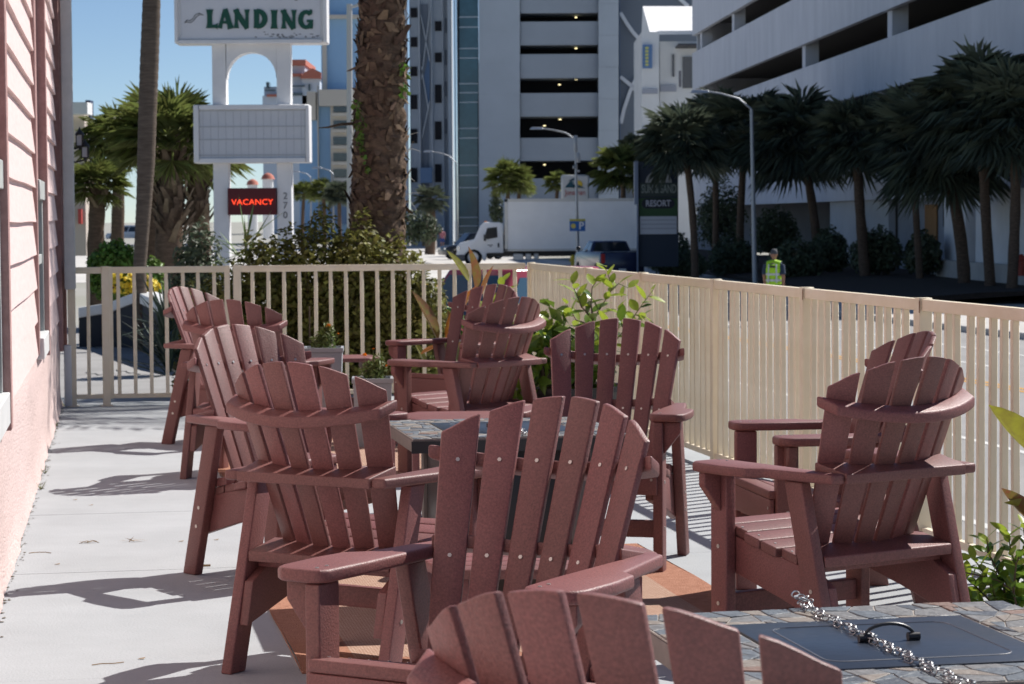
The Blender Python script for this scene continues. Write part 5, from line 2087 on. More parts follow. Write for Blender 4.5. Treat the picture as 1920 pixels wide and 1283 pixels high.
def branch_plant(name, base, branches, label, seed, leaf=(0.055, 0.085), keys='ggyd', cat='plant', per=6, young=0.5, group=None, droop=0.2):
    """branches: lists of world points; leaves alternate along each"""
    g = np.random.default_rng(seed)
    root = empty(name, base, 0, label, cat, group)
    b = Vector(base)
    for br in branches:
        pts = [Vector(p) - b for p in br]
        a = MB()
        n = len(pts)
        a.tube(pts, [0.006 - 0.0042 * i / max(1, n - 1) for i in range(n)], 5)
        a.build('branch', TWIG if g.random() < .6 else STEM, root)
        L = [0]
        for i in range(n - 1):
            L.append(L[-1] + (pts[i + 1] - pts[i]).length)
        k = max(3, int(per * L[-1] / 0.2))
        for j in range(k + 1):
            s = L[-1] * (0.18 + 0.82 * j / k)
            i = min(n - 2, max(0, np.searchsorted(L, s) - 1))
            t = (s - L[i]) / max(1e-6, L[i + 1] - L[i])
            p = pts[i].lerp(pts[i + 1], min(1, t))
            ax = (pts[i + 1] - pts[i]).normalized()
            az = j * 2.4 + g.normal() * .4
            side = ax.orthogonal().normalized()
            side.rotate(Matrix.Rotation(az, 3, ax))
            d = ax * g.uniform(0.3, 0.9) + side * 0.9 + Vector((0, 0, g.uniform(-droop, 0.35)))
            key = keys[int(g.integers(len(keys)))]
            if j > k * (1 - young * .4) and 'y' in keys and g.random() < .7:
                key = 'y'
            put_leaf(LM[key], root, p, d, g.uniform(*leaf), g.normal() * .5)
    return root


# shrub in a black pot behind the middle right armchair
PY = 14.6
pot_c = ground(1065, 800, 0)
pot = empty('planter_pot', (0.34, PY, 0), 0, 'wide round black planter behind the far right armchair of the rug', 'planter')
a = MB()
prof = [(0.24, 0.0), (0.30, 0.22), (0.335, 0.42), (0.345, 0.44), (0.36, 0.44), (0.36, 0.47), (0.33, 0.47), (0.32, 0.42)]
nn = 28
vs = [(r * math.cos(2 * math.pi * i / nn), r * math.sin(2 * math.pi * i / nn), z) for r, z in prof for i in range(nn)]
a.add(vs, [(j * nn + i, j * nn + (i + 1) % nn, (j + 1) * nn + (i + 1) % nn, (j + 1) * nn + i) for j in range(len(prof) - 1) for i in range(nn)])
a.build('pot_shell', BLACKM, pot, smooth=True)
a = MB()
a.add([(0.322 * math.cos(2 * math.pi * i / nn), 0.322 * math.sin(2 * math.pi * i / nn), 0.42) for i in range(nn)], [tuple(range(nn))])
a.build('soil', MULCH, pot)
S = lambda x, y, dy=0: at(x, y, PY + dy)
B0 = Vector((0.34, PY, 0.42))
branch_plant('potted_shrub', (0.34, PY, 0.42), [
    [B0, S(1092, 690), S(1112, 600), S(1148, 542), S(1140, 515), S(1136, 500)],
    [S(1148, 542), S(1160, 532, .03), S(1178, 540, .05)],
    [S(1112, 600), S(1090, 575, -.05), S(1078, 545, -.1), S(1072, 525, -.1)],
    [S(1112, 600), S(1108, 570), S(1110, 540), S(1118, 528)],
    [B0, S(1120, 680, -.1), S(1170, 620, -.1), S(1205, 570, -.1), S(1226, 542, -.1)],
    [S(1150, 640, -.1), S(1165, 600), S(1160, 580)],
    [S(1175, 615, -.1), S(1195, 600, .1), S(1205, 592, .1)],
    [S(1108, 610), S(1080, 600, .1), S(1062, 570, .1)],
    [B0, S(1060, 690, -.12), S(1035, 640, -.16), S(1030, 600, -.2), S(1025, 590, -.2)],
    [B0, S(1045, 700, -.15), S(1010, 660, -.25), S(1005, 625, -.3)],
    [B0, S(1070, 700, .1), S(1055, 640, .1), S(1060, 595, .1)],
    [B0, S(1040, 710, .1), S(1020, 690, -.1), S(1012, 680, -.2)],
    [B0, S(1100, 700, -.2), S(1120, 650, -.2), S(1140, 610, -.2)],
    [B0, S(1080, 680, -.2), S(1050, 650, -.2), S(1010, 600, -.2)],
], 'leafy citrus-like shrub rising behind the armchair at the far right of the rug', 91, leaf=(0.085, 0.135), keys='ggyyyd', per=6, young=0.9)
# low fill of leaves in the same pot
bush('potted_foliage', [(0.16, 14.35, 0.72, .20, .18, .26), (0.34, 14.5, 0.62, .24, .2, .25), (0.05, 14.3, 0.55, .14, .15, .2), (0.5, 14.6, 0.55, .15, .15, .2)], LEAFG, 420, 0.13, 0.06, 'dense green leaves low in the black planter', cat='plant', seed=44, shell=0.2)

# canna with big bronze leaves near the back fence
cb = at(815, 740, 17.6)
cn = empty('canna', (cb.x, 17.6, 0), 0, 'canna with large bronze and orange leaves at the back fence behind the far armchairs', 'plant')
b = cn.location
CL = [('o', (836, 640), (868, 560), 0.46, 17.5), ('r', (822, 640), (797, 575), 0.42, 17.6), ('v', (880, 530), (857, 488), 0.30, 17.9), ('r', (892, 545), (888, 478), 0.34, 17.8), ('o', (900, 560), (915, 505), 0.27, 17.8),
      ('o', (788, 665), (812, 650), 0.17, 17.2), ('v', (800, 690), (782, 640), 0.25, 17.4), ('r', (850, 670), (848, 590), 0.36, 17.7), ('v', (925, 575), (950, 545), 0.22, 16.9), ('v', (918, 600), (900, 570), 0.22, 16.9)]
for k, p0, p1, L, Y in CL:
    q0, q1 = at(*p0, Y) - b, at(*p1, Y) - b
    put_leaf(CM[k], cn, q0, (q1 - q0) + Vector((0, -0.03, 0)), max(L, (q1 - q0).length * 1.1), 0.5 if k == 'o' else -0.6)
a = MB()
for x, y in ((836, 640), (822, 640), (890, 545), (850, 670)):
    a.tube([Vector((0, 0, 0)), (at(x, y, 17.6) - b) * 0.6 + Vector((0.02, 0, 0)), at(x, y, 17.6) - b], [0.012, 0.010, 0.006], 6)
o = a.build('stalks', STEM, cn)
o['kind'] = 'stuff'
yl = [S2 for S2 in ()]
branch_plant('young_shoot', (at(935, 640, 16.8).x, 16.8, 0.0), [[at(938, 760, 16.8), at(936, 640, 16.8), at(940, 560, 16.8), at(944, 528, 16.8)], [at(936, 640, 16.8), at(920, 590, 16.7), at(915, 560, 16.7)], [at(938, 640, 16.8), at(950, 600, 16.7), at(965, 575, 16.7)]],
             'bright yellow-green shoot showing above the far armchair back', 92, leaf=(0.10, 0.16), keys='yyg', per=5)

# plants at the lower right corner, in front of the fence
PB = Vector((2.02, 8.5, 0.0))
Q = lambda x, y, dy=0: at(x, y, 8.45 + dy)
branch_plant('corner_shrub', (2.0, 8.5, 0.0), [
    [Q(1900, 1200), Q(1880, 1090), Q(1855, 1040), Q(1850, 1010)], [Q(1900, 1200), Q(1910, 1080), Q(1895, 1030), Q(1890, 1000)],
    [Q(1900, 1200), Q(1860, 1130), Q(1830, 1100), Q(1812, 1085)], [Q(1900, 1200), Q(1850, 1150), Q(1800, 1115), Q(1783, 1108)],
    [Q(1920, 1200), Q(1935, 1090), Q(1925, 1030), Q(1918, 985)], [Q(1900, 1200), Q(1890, 1130), Q(1870, 1090), Q(1868, 1070)],
    [Q(1900, 1200), Q(1905, 1130), Q(1920, 1090), Q(1935, 1060)], [Q(1910, 1200), Q(1840, 1170), Q(1810, 1130), Q(1795, 1120)],
    [Q(1880, 1170), Q(1860, 1100, -.1), Q(1835, 1060, -.1), Q(1822, 1045, -.1)], [Q(1920, 1200), Q(1900, 1110, -.1), Q(1905, 1060, -.15), Q(1912, 1040, -.15)]],
    'glossy green shrub at the lower right corner in front of the fence', 95, leaf=(0.055, 0.085), keys='gggdy', per=14, young=0.3)
tw = empty('vine_twig', (at(1880, 1080, 8.35).x, 8.35, at(1880, 1080, 8.35).z), 0, 'thin bare vine twig with one orange leaf crossing the right armchair leg', 'twig')
b = tw.location
a = MB()
a.tube([at(x, y, 8.35) - b for x, y in ((1895, 1105), (1870, 1088), (1830, 1078), (1800, 1072), (1778, 1060), (1765, 1040), (1758, 1028), (1750, 1024))], [.0026] * 5 + [.002, .0015, .001], 5)
a.build('stem', TWIG, tw)
for key, p0, p1, L in (('o', (1785, 1068), (1748, 1078), 0.068), ('y', (1788, 1062), (1779, 1018), 0.085)):
    q0, q1 = at(*p0, 8.33) - b, at(*p1, 8.33) - b
    put_leaf(LM[key], tw, q0, q1 - q0, L, 0.9)
cr = empty('canna', (2.05, 8.3, 0), 0, 'canna leaves with red edges cut by the right edge of the picture', 'plant')
b = cr.location
for k, p0, p1, L in (('v', (1965, 870), (1877, 766), 0.30), ('r', (1950, 990), (1897, 925), 0.20), ('v', (1975, 960), (1905, 940), .18)):
    q0, q1 = at(*p0, 8.3) - b, at(*p1, 8.3) - b
    put_leaf(CM[k], cr, q0, q1 - q0, max(L, (q1 - q0).length), 0.7)
a = MB()
a.tube([Vector((0.05, 0, 0)), at(1965, 870, 8.3) - b], [0.01, 0.006], 6)
a.build('stalk', STEM, cr)

# grey planters with marigolds
POTG = mat('planter_grey', (0.33, 0.35, 0.37), 0.6, var=0.1, scale=8)
MARI = mat('marigold', (0.80, 0.30, 0.02), 0.6, island=.25)


def planter(px0, px1, py, Y, label, flowers, seed):
    p, q = at(px0, py, Y), at(px1, py, Y)
    c = (p + q) / 2
    w, h = (q.x - p.x), c.z
    root = empty('planter', (c.x, Y, 0), 0.05, label, 'planter', 'grey square planters')
    a = MB()
    k = 0.78
    a.hexa([(-w / 2 * k, -w / 2 * k, 0), (w / 2 * k, -w / 2 * k, 0), (w / 2 * k, w / 2 * k, 0), (-w / 2 * k, w / 2 * k, 0),
            (-w / 2 * .95, -w / 2 * .95, h - .03), (w / 2 * .95, -w / 2 * .95, h - .03), (w / 2 * .95, w / 2 * .95, h - .03), (-w / 2 * .95, w / 2 * .95, h - .03)])
    a.build('planter_body', POTG, root, bevel=.006)
    a = MB()
    t = 0.018
    for (x0, x1, y0, y1) in ((-w / 2, w / 2, -w / 2, -w / 2 + t), (-w / 2, w / 2, w / 2 - t, w / 2), (-w / 2, -w / 2 + t, -w / 2 + t, w / 2 - t), (w / 2 - t, w / 2, -w / 2 + t, w / 2 - t)):
        a.bx(x0, x1, y0, y1, h - .0295, h)
    a.build('rim', POTG, root)
    fl_ = empty('marigolds', (c.x, Y, h - 0.02), 0, 'marigolds growing in ' + label, 'flowers', 'marigold clumps in the grey planters')
    leaf_cloud('foliage', mat('marigold_leaf', (0.13, 0.17, 0.04), .5, island=.5, trans=.25), [(0, 0, .06, w * .36, w * .3, .08), (w * .12, 0, .11, w * .2, w * .2, .08)], 520, 0.045, 0.012, fl_, shell=.1, seed=seed)
    for (fx, fy, r) in flowers:
        f = at(fx, fy, Y) - fl_.location
        m_ = MB()
        m_.tube([(f.x * .5, 0, 0), (f.x, f.y, f.z - .01)], [.003, .002], 5)
        st = m_.build('stem', STEM, fl_)
        m_ = MB()
        gg = np.random.default_rng(int(fx))
        for i in range(26):
            az, el = gg.uniform(0, 6.28), gg.uniform(-.1, 1.5)
            d = Vector((math.cos(az) * math.cos(el), math.sin(az) * math.cos(el), math.sin(el)))
            s_ = d.cross(Vector((.2, .3, 1))).normalized() * r * .35
            m_.add([tuple(f + d * r * .2 - s_ * .4), tuple(f + d * r * .2 + s_ * .4), tuple(f + d * r + s_), tuple(f + d * r - s_)], [(0, 1, 2, 3)])
        m_.build('flower', MARI, fl_)
    return root


planter(570, 644, 651, 16.4, 'the taller grey planter farther back on the left', ((616, 614, .024), (634, 627, .010)), 101)
planter(660, 737, 708, 15.6, 'the shorter grey planter nearer the middle', ((684, 668, .020), (720, 688, .026), (700, 655, .008), (735, 683, .012)), 102)

# litter on the floor
DRY = mat('dry_leaf', (0.26, 0.17, 0.08), .9)
LG_ = 'dry plant scraps on the patio floor'
for i, (px, py, kind) in enumerate(((172, 1018, 0), (245, 1015, 0), (265, 1236, 1), (339, 1016, 1), (385, 1063, 2), (75, 1038, 3), (200, 1248, 4), (107, 1059, 1), (170, 948, 1), (140, 938, 1), (405, 1013, 1))):
    p = ground(px, py, 0.0)
    a = MB()
    gg = np.random.default_rng(200 + i)
    if kind == 0:
        for k in range(7):
            c = Vector((gg.uniform(-.05, .05), gg.uniform(-.03, .03), 0.004))
            d = Vector((gg.normal(), gg.normal() * .6, 0.25 * gg.random())).normalized() * .03
            s_ = d.cross(UP).normalized() * .004
            a.add([tuple(c - d - s_ * .3), tuple(c - s_ + Vector((0, 0, .004))), tuple(c + d), tuple(c + s_ + Vector((0, 0, .004)))], [(0, 1, 2, 3)])
        lab = 'dry brown twig tangle lying on a floor joint at left, ' + ('nearer the pink wall' if px < 200 else 'nearer the armchair')
    elif kind == 2:
        a.tube([(-.022, 0, .006), (.022, .004, .006)], .005, 6)
        lab = 'short tan stub lying by the sunlit armchair foot'
    elif kind in (3, 4):
        a.tube([(-.05, 0, .002), (-.02, .02, .003), (.02, .022, .003), (.05, .0 if kind == 3 else .05, .002)], .0016, 4)
        lab = 'thin dark pine needle on the floor ' + ('by the pink wall' if kind == 3 else 'at the bottom left')
    else:
        a.add([(-.012, -.004, .002), (.010, -.008, .003), (.014, .006, .006), (-.006, .009, .002)], [(0, 1, 2, 3)])
        lab = None
    o = a.build('dry_scrap', DRY, loc=p)
    where = {2: 'alone near the bottom left armchair foot', 3: 'just right of the two twig tangles', 7: 'below the pine needle by the pink wall', 8: 'right of two near the far shadows', 9: 'left of two near the far shadows', 10: 'at the foot of the near left armchair'}
    tag(o, lab or 'tiny dry leaf scrap on the floor, ' + where[i], 'debris', LG_)
# dirt gathered in the wall joint
gg = np.random.default_rng(410)
a = MB()
for k in range(420):
    t = gg.uniform(-2.5, 9.0)
    o_ = 0.03 + abs(gg.normal()) * 0.018
    c = W0 + WD * t + WN * o_
    r = gg.uniform(.003, .010)
    an = gg.uniform(0, 6.28)
    a.add([(c.x + r * math.cos(an + q * 1.57) * gg.uniform(.5, 1.3), c.y + 1.6 * r * math.sin(an + q * 1.57), .0015 + .002 * gg.random()) for q in range(4)], [(0, 1, 2, 3)])
tag(a.build('joint_dirt', mat('joint_dirt', (0.10, 0.08, 0.055), .95, island=.4)), kind='stuff')
# weeds at the foot of the wall
for i, (px, py) in enumerate(((78, 888), (70, 918), (28, 1030), (100, 800), (116, 762))):
    p = ground(px, py, 0.0)
    wd = empty('weed', (p.x + 0.02, p.y, 0), 0, 'small grass weed at the foot of the pink wall, ' + ('third nearest the camera', 'second nearest the camera', 'nearest the camera', 'fourth nearest the camera', 'beside the gate')[i], 'weed', 'weeds along the pink wall')
    a = MB()
    gg = np.random.default_rng(300 + i)
    for k in range(14):
        az = gg.uniform(0, 6.28)
        L = gg.uniform(.03, .08)
        d = Vector((math.cos(az) * .7, math.sin(az) * .7, gg.uniform(.4, 1))).normalized() * L
        s_ = d.cross(UP).normalized() * .003
        a.add([tuple(-s_), tuple(s_), tuple(d)], [(0, 1, 2)])
    a.build('blades', mat('weed_green', (0.16, 0.17, 0.05), .7, island=.3), wd)
# ------------------------------------------------------------------ vehicles
TYRE = mat('tyre', (0.015, 0.015, 0.016), 0.85)
RIM = mat('wheel_rim', (0.5, 0.5, 0.52), 0.35, metal=0.8)
CARG = mat('car_glass', (0.02, 0.028, 0.035), 0.05, spec=0.9)
CHROME = mat('chrome', (0.7, 0.7, 0.7), 0.15, metal=1.0)
TAIL = mat('tail_light', (0.45, 0.01, 0.01), 0.3)
TRKW = mat('truck_white', (0.88, 0.88, 0.88), 0.35, spec=0.5, var=0.05, scale=2)
TRKB = mat('truck_box', (0.90, 0.90, 0.89), 0.45, var=0.08, scale=0.8)


def wheel(parent, x, y, r, w):
    a = MB()
    n = 20
    for k, (rr, yy) in enumerate(()):
        pass
    prof = [(r * .62, -w / 2), (r * .93, -w / 2), (r, -w * .32), (r, w * .32), (r * .93, w / 2), (r * .62, w / 2)]
    vs = [(q * math.cos(2 * math.pi * i / n), yy, q * math.sin(2 * math.pi * i / n)) for q, yy in prof for i in range(n)]
    a.add(vs, [(j * n + i, j * n + (i + 1) % n, (j + 1) * n + (i + 1) % n, (j + 1) * n + i) for j in range(5) for i in range(n)])
    wo_ = a.build('wheel', TYRE, parent, smooth=True, loc=(x, y, r))
    a = MB()
    for s in (-1, 1):
        pr = [(r * .62, s * w * .49), (r * .55, s * w * .38), (r * .22, s * w * .34), (r * .18, s * w * .44), (.001, s * w * .44)]
        vs = [(q * math.cos(2 * math.pi * i / n), yy, q * math.sin(2 * math.pi * i / n)) for q, yy in pr for i in range(n)]
        a.add(vs, [(j * n + i, j * n + (i + 1) % n, (j + 1) * n + (i + 1) % n, (j + 1) * n + i) for j in range(4) for i in range(n)])
    a.build('rim', RIM, wo_)
    return wo_


def loft(mb, sections):
    """sections: list of closed rings with equal counts"""
    n = len(sections[0])
    vs = [p for s in sections for p in s]
    fs = [(j * n + i, j * n + (i + 1) % n, (j + 1) * n + (i + 1) % n, (j + 1) * n + i) for j in range(len(sections) - 1) for i in range(n)]
    fs += [tuple(range(n))[::-1], tuple(range((len(sections) - 1) * n, len(sections) * n))]
    mb.add(vs, fs)


def car(name, loc, rz, body_col, label, L=4.6, W=1.82, H=1.68, kind='suv', cat='car', mname=None, glass=None):
    """front towards +x"""
    root = empty(name, loc, rz, label, cat)
    bm_ = mat(mname or name + '_paint', body_col, 0.22, spec=0.6)
    r = 0.34
    hb = H * (0.73 if kind == 'pickup' else 0.56)
    # lower body: side outline with wheel arches
    xs = L / 2
    ax = (xs - 0.85, -xs + 0.85)

    def arch(c):
        return [(c + (r + .07) * math.cos(t), r + (r + .07) * math.sin(t)) for t in np.linspace(0.15 - .6, math.pi + .45, 9) if r + (r + .07) * math.sin(t) > 0.2]
    low = [(xs - .05, .28), (xs, .5), (xs - .03, hb * .82), (xs - .25, hb * .93), (xs - 1.15, hb)]
    if kind == 'pickup':
        low += [(-xs + .02, hb * 1.0), (-xs, .5)]
    else:
        low += [(-xs + .25, hb * 1.02), (-xs + .03, hb * .9), (-xs, .5)]
    low += [(-xs + .05, .28)]
    low += [(q[0], q[1]) for q in arch(ax[1])[::-1]] + [(q[0], q[1]) for q in arch(ax[0])[::-1]]
    a = MB()
    a.prism(low, -W / 2, W / 2, lambda u, v, w: (u, w * (1 - .05 * max(0, (v - .5)) ) , v))
    a.build('body', bm_, root, bevel=.05, seg=2, ang=50)
    # cabin
    if kind == 'pickup':
        x0, x1, x2, x3 = -0.55, -0.35, 0.75, 1.35
    elif kind == 'sedan':
        x0, x1, x2, x3 = -xs + .35, -xs + 1.25, 0.35, 1.05
    else:
        x0, x1, x2, x3 = -xs + .08, -xs + .40, 0.45, 1.15
    wb_, wt = W / 2 * .94, W / 2 * .74
    cab = MB()
    cab.hexa([(x0, -wb_, hb - .03), (x3, -wb_, hb - .03), (x3, wb_, hb - .03), (x0, wb_, hb - .03), (x1, -wt, H), (x2, -wt, H), (x2, wt, H), (x1, wt, H)])
    cb_ = cab.build('cabin', bm_, root, bevel=.05, seg=2)
    # glass panes set proud of the cabin faces

    def lerp3(p, q, t):
        return tuple(p[i] + (q[i] - p[i]) * t for i in range(3))

    def pane(c, nm):
        ce = tuple(sum(v[i] for v in c) / 4 for i in range(3))
        n = (Vector(c[1]) - Vector(c[0])).cross(Vector(c[3]) - Vector(c[0])).normalized()
        if n.dot(Vector(ce) - Vector(((x0 + x3) / 2, 0, hb))) < 0:
            n = -n
        P = MB()
        q = [Vector(lerp3(ce, v, .97)) for v in c]
        P.hexa([tuple(v + n * .002) for v in q] + [tuple(v + n * .012) for v in q])
        P.build(nm, glass or CARG, cb_)
    for s in (-1, 1):
        def sp_(t, u):
            lo = (x0 + (x3 - x0) * t, s * wb_, hb - .03)
            hi = (x1 + (x2 - x1) * t, s * wt, H)
            return lerp3(lo, hi, u)
        nd = 2 if kind != 'suv' else 3
        for i in range(nd):
            t0, t1 = .06 + .88 * i / nd + .015, .06 + .88 * (i + 1) / nd - .015
            pane([sp_(t0, .14), sp_(t1, .14), sp_(t1, .84), sp_(t0, .84)], 'side_window')
    for (xa, xb, nm) in ((x3, x2, 'windscreen'), (x0, x1, 'rear_window')):
        f_ = lambda sy, u: (xa + (xb - xa) * u, sy * (wb_ + (wt - wb_) * u) * .88, hb - .03 + (H - hb + .03) * u)
        pane([f_(-1, .12), f_(1, .12), f_(1, .88), f_(-1, .88)], nm)
    for x in ax:
        for s in (-1, 1):
            wheel(root, x, s * (W / 2 - .12), r, .22)
    for s in (-1, 1):
        a = MB()
        a.bx(xs - .06, xs + .006, s * W / 2 * .62 - .16, s * W / 2 * .62 + .16, hb * .66, hb * .82)
        a.build('headlight', CHROME, root, bevel=.015, seg=1)
        a = MB()
        zz = (hb * .62, hb * .95) if kind == 'pickup' else (hb * .72, hb * .95)
        a.bx(-xs - .008, -xs + .08, s * (W / 2 - .14) - .08, s * (W / 2 - .14) + .08, *zz)
        a.build('tail_light', TAIL, root, bevel=.015, seg=1)
        a = MB()
        a.bx(x3 - .25, x3 - .12, s * (W / 2 + .02), s * (W / 2 + .2), hb + .05, hb + .2)
        a.build('wing_mirror', BLACKM, root, bevel=.02, seg=1)
    a = MB()
    a.bx(-xs - .012, -xs, -.16, .16, .42, .53)
    a.build('number_plate', WHITEP, root)
    a = MB()
    a.bx(-xs - .06, -xs + .02, -W / 2 * .9, W / 2 * .9, .28, .40)
    a.build('bumper', BLACKM if kind != 'pickup' else CHROME, root, bevel=.02, seg=1)
    if kind == 'pickup':
        a = MB()
        a.bx(-xs + .06, -.62, -W / 2 * .86, W / 2 * .86, hb - .01, hb + .012)
        a.build('bed_cover', BLACKM, root)
    return root


# pickup seen from behind
pk = at(1143, 480, 88)
car('pickup_truck', (at(1142, 480, 100).x, 100.8, STREET), R(90 + 10), (0.010, 0.018, 0.06), 'dark blue pickup truck seen from behind, next to the lamp with the parking sign', L=5.4, W=1.90, H=1.66, kind='pickup', cat='pickup truck')
# dark van behind the cab
car('parked_car', (at(888, 450, 152).x, 154, STREET), R(200), (0.02, 0.025, 0.035), 'dark car half hidden behind the truck cab', L=4.4, H=1.7, mname='dark_car_paint')
# white SUV at left
car('parked_car', (at(236, 440, 250).x, 252, -0.75), R(180 - 8), (0.82, 0.82, 0.82), 'white SUV parked beyond the slender palm trunk at left', L=4.6, H=1.72, mname='white_suv_paint')
# red car behind the fence corner
car('parked_car', (at(935, 540, 37).x, 38.5, STREET), R(180 + 52), (0.30, 0.045, 0.065), 'red car partly visible through the back fence corner', L=4.5, H=1.84, mname='red_car_paint', glass=mat('sky_reflection_glass', (0.05, 0.10, 0.14), .1, spec=.9))  # blue of the glass paints in the reflected sky

# ---- box truck, heading left
TY_ = 131.0
tl = at(857, 500, TY_).x
tr = empty('box_truck', (tl, TY_, STREET), 0, 'white box truck with a long plain cargo box crossing the street', 'truck')
s = FPX / TY_


def tz(py):
    return at(900, py, TY_).z - STREET


def tx(px):
    return at(px, 450, TY_).x - tl


W = 2.45
a = MB()
a.bx(tx(948), tx(1208), 0, W, tz(470), tz(375.5))
box = a.build('cargo_box', TRKB, tr, bevel=.03, seg=1)
a = MB()
for (x0, x1, z0, z1) in ((tx(946.5), tx(1209), tz(379), tz(373.5)), (tx(946.5), tx(1209), tz(471.5), tz(467.5)), (tx(946.5), tx(952), tz(471), tz(374))):
    bb = MB()
    bb.bx(x0, x1, -.03, .03, z0, z1)
    bb.build('box_edge_rail', mat('alu_rail', (0.62, 0.6, 0.56), .4, metal=.3), box)
for k in range(1, 7):
    x = tx(948) + (tx(1208) - tx(948)) * k / 7
    bb = MB()
    bb.bx(x - .012, x + .012, -.008, .0, tz(467), tz(379.5))
    bb.build('panel_seam', TRKB, box)
# cab, side outline extruded
cabo = [(857, 489), (856, 462), (862, 456), (889, 449), (901, 423), (908, 417), (936, 417.5), (943, 421), (944, 475), (912, 475), (911, 489), (905.0, 489), (903, 478), (897, 471), (889, 468), (879, 470), (872, 477), (869, 489)]
a = MB()
a.prism([(tx(x), tz(y)) for x, y in cabo], .10, W - .10, lambda u, v, w: (u, w, v))
cab = a.build('cab', TRKW, tr, bevel=.06, seg=2, ang=40)
a = MB()
a.prism([(tx(x), tz(y)) for x, y in ((908, 447), (913.5, 428), (932, 426), (933, 445.5), (914, 449))], .075, .10, lambda u, v, w: (u, w, v))
a.build('side_window', CARG, cab)
a = MB()
c = [(891, 449), (902, 424)]
q0, q1 = (tx(890.5), tz(448.5)), (tx(901.2), tz(424.5))
nx_, nz_ = -(q1[1] - q0[1]), (q1[0] - q0[0])
l_ = math.hypot(nx_, nz_)
nx_, nz_ = nx_ / l_ * .03, nz_ / l_ * .03
a.hexa([(q0[0], .25, q0[1]), (q0[0], W - .25, q0[1]), (q1[0], W - .25, q1[1]), (q1[0], .25, q1[1]),
        (q0[0] + nx_, .25, q0[1] + nz_), (q0[0] + nx_, W - .25, q0[1] + nz_), (q1[0] + nx_, W - .25, q1[1] + nz_), (q1[0] + nx_, .25, q1[1] + nz_)])
a.build('windscreen', mat('sky_glass', (0.05, 0.10, 0.15), .08, spec=.9), cab)
for nm, m, (x0, y0, x1, y1), d in (('door_handle', BLACKM, (933, 456, 936, 464), .06), ('door_lettering', mat('door_ink', (.12, .12, .13), .6), (914, 459, 924, 460.5), .094), ('door_lettering', MATS['door_ink'], (917, 461.5, 922, 463), .094), ('headlight', CHROME, (858, 462, 862, 469), .08), ('bumper', mat('truck_grey', (.12, .12, .13), .5), (855, 478, 871, 490), .05), ('marker_light', mat('marker_orange', (.7, .2, .02), .4), (908, 414.5, 913, 417), .6)):
    bb = MB()
    bb.bx(tx(x0), tx(x1), d, (W - d if nm in ('bumper',) else d + .05), tz(y1), tz(y0))
    bb.build(nm, m, cab)
bb = MB()
bb.bx(tx(907), tx(911.5), -.16, .02, tz(452), tz(440))
bb.tube([(tx(909), .1, tz(449)), (tx(909), -.08, tz(447))], .03, 6)
bb.build('wing_mirror', BLACKM, cab)
a = MB()
a.bx(tx(905), tx(1205), .75, 1.05, tz(482), tz(474))
a.bx(tx(905), tx(1205), W - 1.05, W - .75, tz(482), tz(474))
a.bx(tx(940), tx(1205), .3, W - .3, tz(474), tz(471.6))
o = a.build('chassis', BLACKM, tr)
o['kind'] = 'stuff'
for (x0, x1) in ((962, 981), (985, 996), (1001, 1010)):
    bb = MB()
    bb.bx(tx(x0), tx(x1), .12, .7, tz(489), tz(476))
    bb.build('side_tank', mat('tank_alu', (0.5, 0.5, 0.5), .35, metal=.4), tr, bevel=.04, seg=1)
for px, dd in ((886.5, 0), (1150, 0)):
    for yy in (.28, W - .28):
        wheel(tr, tx(px), yy, .50, .30)


